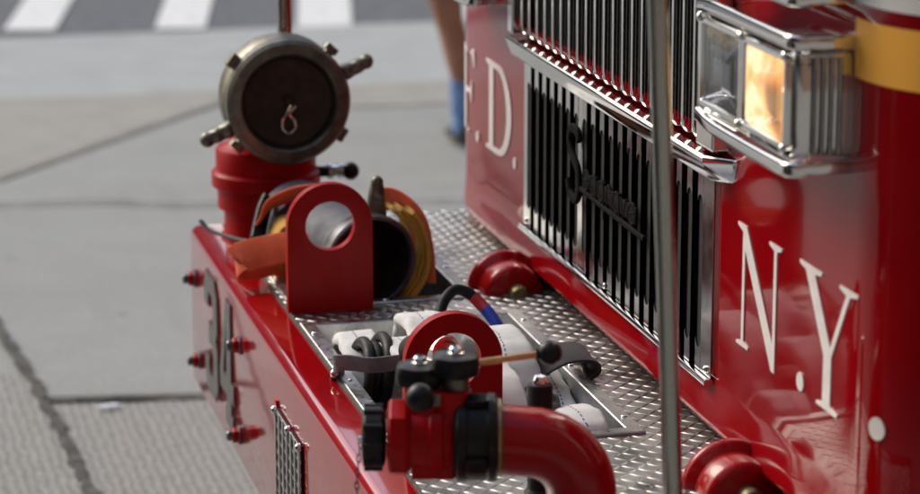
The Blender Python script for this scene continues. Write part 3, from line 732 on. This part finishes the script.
# --- marker poles at both bumper corners
def pole(x, y, lean=(0, 0), red_half=False, z0=TOP, base=True):
    top = Vector((x + lean[0], y + lean[1], 1.92)); bot = Vector((x, y, z0 + .004))
    g = group_part('marker_pole', bot, 'upright polished steel marker pole')
    b = MB(); b.cyl(bot, top, .0142, 28, .003)
    part(b, 'pole', 'post_steel', g)
    if red_half:
        d = (top - bot).normalized(); o = Vector((.004, .0075, 0))
        b = MB(); b.cyl(bot + d * .1 + o, top + o, .0085, 20); part(b, 'red_rod', 'red2', g)
    b = MB(); b.lathe([(.032, 0), (.032, .006), (.02, .012), (.018, .03)], bot - Vector((0, 0, .004)), (0, 0, 1), 28); part(b, 'pole_foot', 'satin', g)
    return g
pole(.075, .209, (0, -.012), True)
pole(2.33, .352, (0, -.06))
# --- red drums with brass stubs under the cab lip
for (x, y) in ((.69, .532), (1.98, .552)):
    g = group_part('drum_housing', (x, y, TOP), 'red round housing half sunk in the deck with a brass stub')
    b = MB(); b.lathe([(.062, -.012), (.074, -.006), (.079, .006), (.079, .014), (.075, .021), (.066, .026), (.063, .030), (.062, .072), (.058, .081), (.050, .086), (.0, .088)], (x, y, TOP - .004), (1, 0, 0), 48)
    part(b, 'housing_drum', 'red2', g, smooth=35)
    b = MB(); b.lathe([(.020, .08), (.020, .102), (.016, .110), (0, .112)], (x, y + .004, TOP + .004), (1, 0, 0), 24); part(b, 'stub', 'brass_old', g)
# --- black rubber capped post
g = group_part('rubber_post', (1.985, .246, TOP), 'black rubber covered upright post with a bolt on top')
b = MB(); b.lathe([(.024, 0), (.024, .01), (.0195, .016), (.0195, .175), (.018, .182), (.014, .184)], (1.985, .246, TOP + .002), n=32); part(b, 'post_sleeve', 'rubber', g)
b = MB(); b.lathe([(.009, .183), (.0125, .184), (.0125, .188), (.009, .195), (0, .198)], (1.985, .246, TOP + .002), n=20); part(b, 'post_bolt', 'chrome', g)
# --- discharge valve at the near end
vz = .865
VX = Matrix.Translation((2.165, .10, vz)) @ Matrix.Rotation(R(-14), 4, 'Z')
dv = group_part('discharge_valve', (2.165, .10, .70), 'red valve with black knobs, capped outlet and bent red feed pipe')
def vpart(b, name, m, **k): return part(b, name, m, dv, xf=VX, **k)
b = MB()
b.lathe([(.030, -.130), (.045, -.126), (.047, -.122), (.047, -.102), (.046, -.098), (.046, -.092), (.050, -.075), (.050, -.045), (.044, -.028), (.035, -.026)], (0, 0, 0), (0, 1, 0), 40)
b.lathe([(.053, -.128), (.058, -.124), (.058, -.102), (.052, -.096)], (0, 0, 0), (0, 1, 0), 8)
b.lathe([(.050, -.070), (.053, -.066), (.053, -.050), (.050, -.046)], (0, 0, 0), (0, 1, 0), 40)
b.cyl((0, -.074, 0), (0, -.074, .070), .028, 28); b.cyl((0.004, -.036, 0), (.004, -.036, .074), .029, 28)
b.box(-.034, .034, -.094, -.032, -.054, .03)
vpart(b, 'valve_body', 'cast_red', smooth=32, bevel=.002)
b = MB(); pr_ = []
for k in range(16): pass
b.lathe([(.030, -.166), (.042, -.164), (.045, -.160), (.045, -.138), (.041, -.134), (.036, -.132)], (0, 0, 0), (0, 1, 0), 40)
for k in range(10):
    a = 2 * PI * k / 10; b.cyl((.044 * math.cos(a), -.163, .044 * math.sin(a)), (.044 * math.cos(a), -.136, .044 * math.sin(a)), .0055, 8)
vpart(b, 'outlet_cap', 'rubber')
def knob(x, y, z, name='valve_knob'):
    b = MB(); n = 12; rows = []
    prof_ = [(.026, 0), (.034, .004), (.0355, .010), (.0355, .024), (.033, .031), (.024, .034), (.0, .035)]
    m_ = 60
    for r_, h in prof_:
        rows.append([(x + r_ * (1 + .035 * math.cos(n / 2 * 2 * PI * k / m_)) * math.cos(2 * PI * k / m_), y + r_ * (1 + .035 * math.cos(n / 2 * 2 * PI * k / m_)) * math.sin(2 * PI * k / m_), z + h) for k in range(m_)])
    b.quadgrid(rows, cv=True); vpart(b, name, 'black', smooth=40)
    b = MB(); b.lathe([(.013, .034), (.013, .036), (.0095, .037), (.0095, .042), (.007, .045), (0, .0455)], (x, y, z), n=24); vpart(b, 'knob_bolt', 'chrome')
knob(-.012, -.082, .075); knob(.0, -.030, .093)
b = MB(); b.lathe([(.020, 0), (.020, .026)], (0, -.030, .069), n=20); b.box(-.010, .028, -.070, -.048, .055, .073); vpart(b, 'knob_collar', 'bronze')
b = MB(); b.sphere((.075, -.080, .082), .0215, 24); b.cyl((.02, -.078, .080), (.068, -.080, .082), .008); vpart(b, 'ball_knob', 'black')
b = MB(); b.cyl((0, -.002, .112), (-.018, .095, .121), .0052, 16); vpart(b, 'lever_rod', 'brass')
b = MB(); b.sphere((-.020, .106, .122), .0185, 24); b.cyl((-.018, .086, .1205), (-.0195, .10, .1215), .009); vpart(b, 'ball_knob', 'black')
b = MB(); b.lathe([(.046, -.004), (.059, -.002), (.065, .003), (.065, .014), (.062, .018), (.062, .044), (.065, .048), (.065, .056), (.061, .060), (.053, .062)], (0, -.030, 0), (0, 1, 0), 48)
for a in (70, 160, 250, 340):
    d = Vector((math.cos(R(a)), 0, math.sin(R(a)))); c = d * .062 + Vector((0, .0, 0))
    b.sweep([c, c + d * .010], rrect(.022, .030, .004, 2), up=(0, 1, 0))
vpart(b, 'coupling_ring', 'black', smooth=35, bevel=.0012)
b = MB(); b.lathe([(.0, .057), (.0565, .057), (.0565, .066), (.0515, .068)], (0, -.030, 0), (0, 1, 0), 40); vpart(b, 'gasket', 'brass_old')
pts = [(0, .024, -.002), (0, .05, -.005)] + [(0, .074 + .080 * math.sin(R(a)), -.087 + .080 * math.cos(R(a))) for a in range(0, 91, 9)] + [(0, .154, -.12), (0, .154, -(vz - TOP - .002))]
b = MB(); b.tube(pts, .0515, 44); vpart(b, 'feed_pipe', 'red2', smooth=60)
b = MB(); b.lathe([(.065, 0), (.065, .008), (.05, .012), (.050, .03)], (0, .154, -(vz - TOP - .002)), n=40); vpart(b, 'pipe_flange', 'red2')
# chain from the cap
b = MB()
for k in range(26):
    c = Vector((.010, -.168 - .006 * math.sin(k * .25), -.008 - k * .0105)); fl = k % 2
    ring = [c + Vector(((.0028 * math.cos(t) if fl else 0), (0 if fl else .0028 * math.cos(t)), .0068 * math.sin(t))) for t in [2 * PI * q_ / 10 for q_ in range(10)]]
    b.tube(ring, .0011, 6, closed=True)
vpart(b, 'cap_chain', 'steel_dark')
b = MB(); b.cyl((.010, -.160, 0), (.010, -.172, 0), .005, 12); vpart(b, 'chain_stud', 'chrome')

# ------------------------------------------------------------------ loose gear: each its own thing
def ribbon(pts, w, t, up): return pts, rrect(w, t, t * .45, 3), up
def thing_mesh(b, name, m, label, cat, loc, **k):
    o = b.build(name, m, None, xf=Matrix.Translation(-Vector(loc)), **k); o.location = loc
    return tag(o, label, cat)
def arc3(c, r, a0, a1, x, n=24, sx_=1., wob=0., seed=0):
    out = []
    for k in range(n + 1):
        a = R(a0 + (a1 - a0) * k / n); rr_ = r + wob * noise.noise(Vector((a * 1.7, seed * 3.1, 0)))
        out.append(Vector((x, c[0] + sx_ * rr_ * math.cos(a), c[1] + rr_ * math.sin(a))))
    return out
BC = (.252, .772)
# open ended coupling
cp = empty('hose_coupling', (.60, BC[0], .69), 'grey metal hose coupling lying open end up beside the far tow plate', 'coupling'); WORLD[cp] = Vector((.60, BC[0], .69))
axd = Vector((1, .21, .0)).normalized(); oc = Vector((.38, BC[0] - .068, BC[1] - .002))
b = MB(); b.lathe([(.092, -.03), (.094, .0), (.094, .04), (.091, .043), (.091, .047), (.094, .05), (.094, .09), (.091, .093), (.091, .097), (.0935, .10), (.0935, .26), (.090, .27), (.0905, .325)], oc, axd, 64, cap=False); part(b, 'coupling_shell', 'barrel', cp, smooth=25)
b = MB(); b.lathe([(.0905, .312), (.0945, .314), (.0955, .320), (.0955, .346), (.0925, .351), (.086, .351), (.083, .345), (.081, .05), (.0, .05)], oc, axd, 64, cap=False); part(b, 'swivel_mouth', 'steel_dark', cp, smooth=25)
b = MB(); hc = oc + axd * .285 + Vector((0, .034, .080)); hd = Vector((.10, .03, 1)).normalized()
b.sweep([hc + hd * (.072 * k / 14) for k in range(15)], lambda t: rrect(.030 - .008 * t + .003 * math.sin(t * 12), .044 - .020 * t, .010, 3), up=(0, 1, 0)); b.sphere(hc + hd * .070, .0125, 14)
part(b, 'lug_handle', 'bronze', cp, smooth=60)
b = MB(); hc2 = oc + axd * .275 - Vector((0, .05, .075)); b.sweep([hc2, hc2 - hd * .03], rrect(.03, .02, .006, 3), up=(0, 1, 0)); part(b, 'lug_handle', 'bronze', cp)
# yellow hose folded round it
yh = empty('folded_hose', (.58, .26, .56), 'mustard yellow hose folded in layers round the grey coupling', 'fire hose'); WORLD[yh] = Vector((.58, .26, .56))
for k, (r_, a0, a1, xx) in enumerate(((.099, 62, -140, .61), (.108, 57, -138, .60), (.117, 48, -135, .605))):
    b = MB(); P = arc3((BC[0] + .008, BC[1] + .008), r_, a0, a1, xx + .01 * k, 46, 1.0, .006, k)
    for p in P: p.x += .004 * math.sin(p.z * 30)
    b.sweep(P, rrect(.0095, .17, .0045, 4), up=(1, 0, 0)); part(b, 'hose_layer', 'hose_yellow', yh, smooth=50)
os_ = empty('orange_strap', (.62, .26, .60), 'orange webbing strap with black buckle looped round the yellow hose', 'strap'); WORLD[os_] = Vector((.62, .26, .60))
P = spline([(.60, .290, .866), (.625, .315, .874), (.65, .340, .860), (.67, .358, .834), (.68, .366, .796), (.685, .370, .755), (.69, .370, .715)], 7)
b = MB(); b.sweep(P, rrect(.006, .052, .002, 2), up=[(.75, .45 + .2 * k / 43, .75 - .5 * k / 43) for k in range(43)]); part(b, 'strap_band', 'strap_orange', os_, smooth=50)
P = spline([(.52, .215, .868), (.51, .180, .872), (.49, .140, .862), (.47, .100, .838), (.46, .078, .800)], 7)
b = MB(); b.sweep(P, rrect(.006, .055, .002, 2), up=(.75, 0, .6)); part(b, 'strap_band', 'strap_orange', os_, smooth=50)
P = spline([(.64, .150, .782), (.62, .110, .785), (.605, .060, .776), (.60, .020, .766), (.60, .008, .758), (.59, .012, .748), (.575, .040, .744), (.55, .09, .745), (.53, .14, .735)], 8)
b = MB(); b.sweep(P, rrect(.0055, .066, .002, 2), up=(-.55, 0, .85)); part(b, 'strap_loop', 'strap_orange', os_, smooth=50)
P = spline([(.42, .105, .842), (.44, .092, .826), (.47, .078, .800), (.50, .066, .775)], 6)
b = MB(); b.sweep(P, rrect(.030, .016, .004, 3), up=(1, 0, 0)); part(b, 'buckle', 'black', os_, smooth=50)
b = MB(); b.tube(spline([(.48, .09, .765), (.40, .05, .752), (.30, .005, .752), (.26, -.012, .765)], 7), .0045, 8); part(b, 'cord_tail', 'black', os_)
# folds of yellow hose at the front side
b = MB()
for k in range(3):
    P = spline([(.52, .100 + .01 * k, .69), (.52, .092 + .012 * k, .76 - .008 * k), (.53, .108 + .012 * k, .808 - .010 * k), (.54, .135 + .01 * k, .822 - .012 * k)], 6); b.sweep(P, rrect(.010, .08, .004, 3), up=(1, 0, 0))
part(b, 'hose_layer', 'hose_yellow', yh, smooth=50)

# white hose packed in the big well
wh = empty('white_hose', (1.3, .3, .56), 'white woven attack hose with dashed stitch line folded into the near well', 'fire hose'); WORLD[wh] = Vector((1.3, .3, .56))
def fold(pts, w, t, m='hose_white', up=(0, 0, 1), n=10, r=None):
    P = spline(pts, n); b = MB()
    def pf(tt):
        k = 1 + .04 * math.sin(tt * 17 + w * 90); return rrect(w * k, t * (2 - k), min(w, t) * .46, 5)
    u = up
    b.sweep(P, pf, up=u)
    b.v = [tuple(Vector(q_) + Vector((noise.noise(Vector(q_) * 38), noise.noise(Vector(q_) * 38 + Vector((9, 9, 9))), noise.noise(Vector(q_) * 30 + Vector((4, 1, 7))) * 1.3)) * .0042) for q_ in b.v]
    return part(b, 'hose_fold', m, wh, smooth=60)
hz = .745
fold([(1.02, .26, .60), (1.04, .262, .70), (1.09, .262, .752), (1.17, .262, .750), (1.24, .26, .70), (1.28, .26, .60)], .080, .026)
fold([(1.07, .372, .58), (1.11, .373, .675), (1.17, .374, .735), (1.26, .374, .752), (1.34, .374, .735), (1.39, .374, .68), (1.41, .374, .58)], .088, .028)
fold([(1.28, .300, .58), (1.32, .298, .69), (1.40, .300, .745), (1.50, .302, .745), (1.57, .304, .70), (1.60, .30, .60)], .085, .028, 'hose_white_red')
fold([(1.44, .39, .60), (1.52, .395, .675), (1.58, .405, .708), (1.64, .412, .716), (1.675, .414, .708), (1.685, .415, .690), (1.67, .415, .682), (1.62, .413, .684)], .074, .024)
fold([(.98, .155, .60), (1.02, .15, .69), (1.09, .145, .722), (1.17, .14, .722), (1.24, .135, .690), (1.28, .13, .60)], .075, .026)
fold([(1.10, .205, .60), (1.14, .203, .69), (1.22, .20, .742), (1.34, .205, .745), (1.46, .215, .72), (1.54, .22, .64)], .080, .028)
fold([(1.12, .33, .56), (1.2, .33, .63), (1.35, .34, .67), (1.5, .35, .66), (1.62, .36, .62)], .10, .03)
fold([(1.0, .44, .58), (1.1, .445, .66), (1.25, .445, .69), (1.4, .445, .66), (1.5, .44, .58)], .06, .03)
# black hose coil
bh = empty('black_hose_coil', (1.26, .155, .56), 'coil of black rubber hose standing at the front of the near well', 'hose'); WORLD[bh] = Vector((1.26, .155, .56))
for k in range(3):
    r_ = .066 - .012 * (k % 2) ; c = Vector((1.24 + .002 * k, .120 + .017 * k, .688 + .004 * k))
    b = MB(); b.tube([c + Vector((r_ * 1.15 * math.cos(2 * PI * t / 40), .012 * math.sin(2 * PI * t / 40), r_ * math.sin(2 * PI * t / 40))) for t in range(40)], .0105, 14, closed=True)
    part(b, 'hose_turn', 'rubber', bh)
b = MB(); b.lathe([(.030, 0), (.034, .004), (.034, .02), (.03, .024)], (1.25, .195, .70), (0, 1, 0), 24); part(b, 'hose_end_fitting', 'brass_old', bh)
# grey strap across it
P = spline([(1.26, .078, .700), (1.275, .070, .722), (1.30, .066, .738), (1.32, .085, .744), (1.345, .12, .744), (1.36, .16, .750), (1.37, .20, .755)], 7)
b = MB(); b.sweep(P, rrect(.0045, .032, .002, 2), up=[(.35, 0, 1)] * 60)
o = thing_mesh(b, 'grey_strap', 'strap_grey', 'flat grey webbing strap stretched across the black hose coil', 'strap', (1.3, .07, .70), smooth=50)
b = MB(); b.sphere((1.285, .066, .716), .008, 12); b2 = b.build('strap_rivet', 'chrome', None, xf=Matrix.Translation((-1.3, -.07, -.70))); b2.parent = o
# carrying handle with coloured tape
tl = empty('tool_handle', (1.03, .33, .68), 'black curved tool handle wrapped with red and blue tape', 'tool'); WORLD[tl] = Vector((1.03, .33, .68))
P = spline([(1.11, .290, .67), (1.09, .300, .730), (1.06, .316, .768), (1.04, .342, .788), (1.04, .368, .783), (1.055, .388, .765), (1.08, .404, .745), (1.10, .415, .722), (1.11, .420, .67)], 8)
b = MB(); b.tube(P, .0105, 16); part(b, 'handle', 'rubber', tl)
for a, c, m in ((36, 44, 'tape_red'), (44, 56, 'tape_blue')):
    b = MB(); b.tube(P[a:c + 1], .0116, 16); part(b, 'tape_wrap', m, tl)
# dark canvas flap on the back edge of the well
P = spline([(1.34, .415, .715), (1.345, .435, .730), (1.35, .460, .742), (1.352, .484, .745), (1.355, .503, .742), (1.357, .515, .733), (1.357, .516, .722), (1.355, .508, .716), (1.353, .500, .720), (1.351, .499, .727)], 7)
b = MB(); b.sweep(P, rrect(.005, .070, .002, 2), up=(1, .15, -.25)); thing_mesh(b, 'canvas_flap', 'flap', 'dark grey canvas flap curled over the back edge of the near well', 'flap', (1.35, .47, .71), smooth=50)
# grey fleece bundle
b = MB(); rows = []
for i in range(17):
    t = PI * i / 16; row = []
    for k in range(32):
        a = 2 * PI * k / 32; d = Vector((math.sin(t) * math.cos(a), math.sin(t) * math.sin(a), math.cos(t))); rr_ = 1 + .16 * noise.noise(d * 2.3) + .05 * noise.noise(d * 9)
        row.append((1.555 + .060 * d.x * rr_, .368 + .030 * d.y * rr_, .722 + .028 * d.z * rr_))
    rows.append(row)
b.quadgrid(rows, cv=True); thing_mesh(b, 'fleece_cloth', 'fluff', 'crumpled dark grey fleece cloth tucked among the white hose folds', 'cloth', (1.555, .368, .71), smooth=180)
# shiny nozzle tip seen through the near tow plate
nz_ = empty('hose_nozzle', (1.50, .215, .70), 'shiny metal hose nozzle resting on the white hose behind the near tow plate', 'nozzle'); WORLD[nz_] = Vector((1.5, .215, .70))
b = MB(); b.lathe([(.024, 0), (.030, .01), (.032, .03), (.032, .07), (.029, .09), (.026, .10), (.020, .10), (.018, .04), (0, .04)], (1.44, .20, .790), (1, .1, .25), 36); part(b, 'nozzle_tip', 'chrome', nz_)
b = MB(); b.lathe([(.026, -.09), (.028, -.08), (.028, .0)], (1.44, .20, .790), (1, .1, .25), 30); part(b, 'nozzle_body', 'rubber', nz_)

# ------------------------------------------------------------------ person walking behind the cab
pe = empty('person', (-3.98, 1.6, 0), 'person in dark shorts with bright blue socks and black shoes walking behind the cab', 'person'); WORLD[pe] = Vector((-3.98, 1.6, 0))
def skin_chain(name, chains, m, parent, sub=2):
    vs = []; es = []; rs = []; key = {}
    for ch in chains:
        prev = None
        for (p, r_) in ch:
            kk = tuple(round(c, 4) for c in p)
            if kk not in key: key[kk] = len(vs); vs.append(p); rs.append(r_)
            if prev is not None: es.append((prev, key[kk]))
            prev = key[kk]
    me = bpy.data.meshes.new(name); me.from_pydata(vs, es, []); o = bpy.data.objects.new(name, me); COL.objects.link(o)
    sm = o.modifiers.new('Skin', 'SKIN'); sm.use_smooth_shade = True
    for i, r_ in enumerate(rs):
        r2 = r_ if isinstance(r_, tuple) else (r_, r_); me.skin_vertices[0].data[i].radius = r2; me.skin_vertices[0].data[i].use_root = (i == 0)
    ss_ = o.modifiers.new('Sub', 'SUBSURF'); ss_.levels = sub; ss_.render_levels = sub
    bpy.context.view_layer.update()
    me2 = bpy.data.meshes.new_from_object(o.evaluated_get(bpy.context.evaluated_depsgraph_get()))
    me2.name = name; bpy.data.objects.remove(o); me2.materials.append(M[m])
    o = bpy.data.objects.new(name, me2); COL.objects.link(o); fix(o, parent); return o
px_, py_ = -3.98, 1.60
hip = (px_, py_ + .02, .93)
legA = [(hip, .11), ((px_, py_ - .07, .88), .095), ((px_ + .01, py_ - .085, .70), .085), ((px_, py_ - .045, .50), .060), ((px_, py_ - .035, .45), .054), ((px_ + .015, py_ - .010, .36), .060), ((px_ + .01, py_ + .004, .27), .046), ((px_, py_ + .014, .19), .036), ((px_, py_ + .022, .10), .034), ((px_, py_ + .022, .05), .034)]
legB = [(hip, .11), ((px_ - .05, py_ + .14, .87), .095), ((px_ - .16, py_ + .16, .68), .082), ((px_ - .26, py_ + .17, .49), .06), ((px_ - .38, py_ + .17, .33), .055), ((px_ - .47, py_ + .17, .20), .042), ((px_ - .52, py_ + .17, .11), .036)]
torso = [(hip, .11), ((px_, py_ + .02, 1.05), (.14, .11)), ((px_ + .01, py_ + .02, 1.22), (.15, .11)), ((px_ + .02, py_ + .02, 1.38), (.16, .11)), ((px_ + .02, py_ + .02, 1.47), (.07, .07)), ((px_ + .03, py_ + .02, 1.54), (.055, .055)), ((px_ + .04, py_ + .02, 1.60), (.08, .075)), ((px_ + .04, py_ + .02, 1.68), (.078, .085)), ((px_ + .035, py_ + .02, 1.74), (.05, .055))]
arms = []
for sgn in (-1, 1):
    sh = (px_ + .02, py_ + .02 + .17 * sgn, 1.40); wr = (px_ - .02 * sgn + .05, py_ + .02 + .22 * sgn, .92)
    arms.append([((px_ + .02, py_ + .02, 1.38), (.16, .11)), (sh, .055), ((px_ - .03, py_ + .02 + .22 * sgn, 1.14), .042), (wr, .026), ((wr[0] + .01, wr[1], .86), (.020, .034))])
    for k in range(4):
        arms.append([((wr[0] + .01, wr[1], .86), (.020, .034)), ((wr[0] + .035 - .018 * k, wr[1], .81), .0095), ((wr[0] + .037 - .018 * k, wr[1] - .012 * sgn, .775 + .004 * abs(k - 1)), .008)])
    arms.append([((wr[0] + .01, wr[1], .86), (.020, .034)), ((wr[0] + .05, wr[1] - .012 * sgn, .845), .010), ((wr[0] + .058, wr[1] - .02 * sgn, .815), .0085)])
skin_chain('body', [legA, legB, torso] + arms, 'skin', pe)
b = MB()
def hoop(c, rx, ry, n=28): return [(c[0] + rx * math.cos(2 * PI * k / n), c[1] + ry * math.sin(2 * PI * k / n), c[2]) for k in range(n)]
b.quadgrid([hoop((px_, py_ + .02, 1.06), .135, .165), hoop((px_, py_ + .03, .96), .145, .185), hoop((px_, py_ + .03, .86), .14, .21)], cv=True)
b.quadgrid([hoop((px_, py_ - .065, .90), .125, .115), hoop((px_ + .01, py_ - .085, .74), .115, .105), hoop((px_, py_ - .08, .60), .11, .10)], cv=True)
b.quadgrid([hoop((px_ - .04, py_ + .13, .90), .125, .115), hoop((px_ - .13, py_ + .155, .74), .115, .105), hoop((px_ - .20, py_ + .16, .62), .11, .10)], cv=True)
part(b, 'shorts', 'shorts', pe, solid=.006)
b = MB(); b.quadgrid([hoop((px_, py_ + .02, .98), .155, .185), hoop((px_, py_ + .02, 1.2), .15, .19), hoop((px_ + .02, py_ + .02, 1.36), .14, .21), hoop((px_ + .02, py_ + .02, 1.44), .10, .15), hoop((px_ + .025, py_ + .02, 1.48), .07, .08)], cv=True)
for sgn in (-1, 1): b.tube([(px_ + .02, py_ + .02 + .12 * sgn, 1.40), (px_ + .02, py_ + .02 + .18 * sgn, 1.38), (px_ - .0, py_ + .02 + .205 * sgn, 1.27), (px_ - .01, py_ + .02 + .215 * sgn, 1.2)], .072, 18)
part(b, 'shirt', 'shirt', pe)
b = MB(); b.sphere((px_ + .028, py_ + .02, 1.715), .105, 24, (1, .86, .9)); part(b, 'hair', 'hair', pe)
for (c, z0, tilt) in (((px_, py_ + .022), .0, 0), ((px_ - .50, py_ + .17), .06, .9)):
    b = MB(); n = 9
    if tilt == 0:
        P = [((c[0] + .008 * k / n, c[1] - .008 * k / n, .06 + .20 * k / n)) for k in range(n + 1)]
    else:
        P = [((c[0] - .03 + .10 * k / n, c[1], .10 + .13 * k / n)) for k in range(n + 1)]
    b.sweep(P, lambda t: rrect(.098 + .016 * t, .098 + .016 * t, .048, 5), up=(1, 0, 0)); part(b, 'sock', 'sock', pe, smooth=60)
    b = MB(); rows = []
    for t, w_, h_ in ((-.075, .030, .03), (-.06, .068, .075), (-.02, .076, .10), (.04, .082, .095), (.09, .092, .065), (.14, .098, .05), (.18, .078, .035), (.195, .03, .018)):
        row = []
        for k in range(20):
            a = 2 * PI * k / 20; y_ = w_ / 2 * math.cos(a); zz = max(0, h_ * (.5 + .5 * math.sin(a)))
            if tilt == 0: row.append((c[0] - t * .93, c[1] + y_ * 1.05, .012 + zz))
            else:
                q2 = Vector((t, 0, zz)); q2.rotate(Matrix.Rotation(.9, 3, 'Y')); row.append((c[0] + q2.x - .03, c[1] + y_, .11 + q2.z))
        rows.append(row)
    b.quadgrid(rows, cv=True); b.face(rows[0]); b.face(rows[-1]); part(b, 'shoe', 'shoe', pe, smooth=60)

# ------------------------------------------------------------------ the street's buildings, beyond the frame but mirrored in paint and chrome
M['brick'] = varied(mat('brown_brick', (.16, .10, .075), .9), (.12, .075, .055), (.20, .13, .10), 3, .8, .95)
M['stone'] = varied(mat('grey_stone', (.22, .21, .19), .9), (.17, .16, .15), (.27, .26, .24), 2, .8, .95)
M['pane'] = mat('window_glass', (.02, .025, .03), .08, 0, 0, .6)
def building(x0, x1, y0, y1, h, m, side, label):
    c = ((x0 + x1) / 2, (y0 + y1) / 2, 0); g = empty('building', c, label, 'building'); WORLD[g] = Vector(c)
    b = MB(); b.box(x0, x1, y0, y1, -.01, h); b.box(x0 - .25, x1 + .25, y0 - .25, y1 + .25, h - .003, h + .5); part(b, 'wall', m, g)
    along_y = side in ('+x', '-x'); L0, L1 = (y0, y1) if along_y else (x0, x1); src = None
    n = int((L1 - L0) / 3.4)
    for f in range(int((h - 1) / 3.6)):
        for k in range(n):
            t = L0 + (k + .5) * (L1 - L0) / n; z = 1.2 + f * 3.6
            if along_y: x = x1 if side == '+x' else x0; loc = Vector((x, t, z))
            else: y = y1 if side == '+y' else y0; loc = Vector((t, y, z))
            if src is None:
                b = MB(); b.box(-.05, .05, -.7, .7, 0, 1.9) if along_y else b.box(-.7, .7, -.05, .05, 0, 1.9); src = o = b.build('window', 'pane', None)
            else: o = src.copy(); COL.objects.link(o)
            o.parent = g; o.location = loc - Vector(c)
building(13, 25, -34, 34, 21, 'brick', '-x', 'long brown brick building along the street behind the viewer')
building(-6, 11, 17, 27, 20, 'stone', '-y', 'grey stone building across the street behind the truck')
building(-2, 11.5, -30, -17, 17, 'brick', '+y', 'brown brick building facing the front of the truck')
building(-62, -48, -34, 6.5, 15.5, 'stone', '+x', 'low grey stone building far down the cross street')
building(-60, -48, 11, 40, 24, 'brick', '+x', 'tall brown brick building far down the cross street')

# unseen black car, added ahead of the truck to darken its rounded corner's reflection
car = empty('reflection_car', (1.7, -3.6, 0), 'unseen black car added ahead of the fire engine to darken its corner reflection', 'car'); WORLD[car] = Vector((1.7, -3.6, 0))
cx_, cy_ = 1.7, -3.6
b = MB(); rows = []
for t, zb, zt, w in ((-2.3, .42, .62, .70), (-2.25, .34, .80, .80), (-1.9, .30, .90, .88), (-1.0, .28, .96, .90), (0, .28, .97, .91), (1.0, .28, .96, .90), (1.9, .30, .90, .88), (2.25, .34, .74, .80), (2.32, .42, .60, .68)):
    rows.append([(cx_ + t, cy_ + a, (zb + zt) / 2 + c) for a, c in rrect(2 * w, zt - zb, min(.12, (zt - zb) / 2.2), 5)])
b.quadgrid(rows, cv=True); b.face(rows[0]); b.face(rows[-1]); part(b, 'body', 'car_black', car, smooth=60)
b = MB(); rows = []
for t, zt, w in ((-1.55, .96, .74), (-1.1, 1.30, .66), (-.5, 1.43, .62), (.3, 1.42, .62), (.9, 1.28, .66), (1.5, .97, .74)):
    rows.append([(cx_ + t, cy_ - .84, .93), (cx_ + t, cy_ - w, zt - .04), (cx_ + t, cy_ - w + .08, zt), (cx_ + t, cy_ + w - .08, zt), (cx_ + t, cy_ + w, zt - .04), (cx_ + t, cy_ + .84, .93)])
b.quadgrid(rows); b.face(rows[0]); b.face(rows[-1]); part(b, 'cabin', 'glass_dark', car, smooth=30)
for dx in (-1.4, 1.4):
    for dy in (-.80, .58):
        b = MB(); b.lathe([(.18, .01), (.30, 0), (.33, .03), (.33, .19), (.30, .22), (.18, .21)], (cx_ + dx, cy_ + dy, .33), (0, 1, 0), 36); w = part(b, 'wheel', 'tyre', car)

# ------------------------------------------------------------------ camera, light, world
f_, vx, vy = 2800., -254., -430.
p = math.atan2(247 - vy, f_); th = math.atan2(460 - vx, math.hypot(f_, 247 - vy))
F = Vector((-math.cos(th) * math.cos(p), math.sin(th) * math.cos(p), -math.sin(p))); Rv = Vector((math.sin(th), math.cos(th), 0)); U = Rv.cross(F)
cd = bpy.data.cameras.new('camera'); cam_ = bpy.data.objects.new('camera', cd); COL.objects.link(cam_)
mm = Matrix((Rv, U, -F)).transposed().to_4x4(); mm.translation = (5.935, -.859, 2.09); cam_.matrix_world = mm
cd.sensor_width = 36; cd.lens = f_ / 920 * 36; cd.clip_start = .05; cd.clip_end = 1500
cd.dof.use_dof = True; cd.dof.focus_distance = 4.75; cd.dof.aperture_fstop = 3.4
S.camera = cam_
SUN_EL, SUN_AZ = R(38), None
sd = Vector((-.80, -.60, 0)).normalized()         # towards the sun
wd = bpy.data.worlds.new('World'); S.world = wd; wd.use_nodes = True
nt = wd.node_tree; bg = nt.nodes['Background']; sk = nt.nodes.new('ShaderNodeTexSky'); sk.sky_type = 'NISHITA'; sk.sun_disc = False
sk.sun_elevation = SUN_EL; sk.sun_rotation = math.atan2(sd.x, sd.y); sk.air_density = 1.2; sk.dust_density = 3.5; sk.ozone_density = 1.
nt.links.new(sk.outputs[0], bg.inputs[0]); bg.inputs[1].default_value = .14
sl_ = bpy.data.lights.new('sun', 'SUN'); so = bpy.data.objects.new('sun', sl_); COL.objects.link(so)
sl_.energy = .9; sl_.angle = R(25); sl_.color = (1., .96, .90)
dirv = Vector((sd.x * math.cos(SUN_EL), sd.y * math.cos(SUN_EL), math.sin(SUN_EL)))
so.rotation_euler = dirv.to_track_quat('Z', 'Y').to_euler()
pl = bpy.data.lights.new('headlight_glow', 'POINT'); po = bpy.data.objects.new('headlight_glow', pl); COL.objects.link(po)
pl.energy = .12; pl.color = (1, .62, .3); pl.shadow_soft_size = .01; po.location = (2.27, .545, 1.40)
S.view_settings.view_transform = 'Standard'; S.view_settings.look = 'None'; S.view_settings.gamma = 1; S.view_settings.exposure = .63
S.render.engine = 'CYCLES'
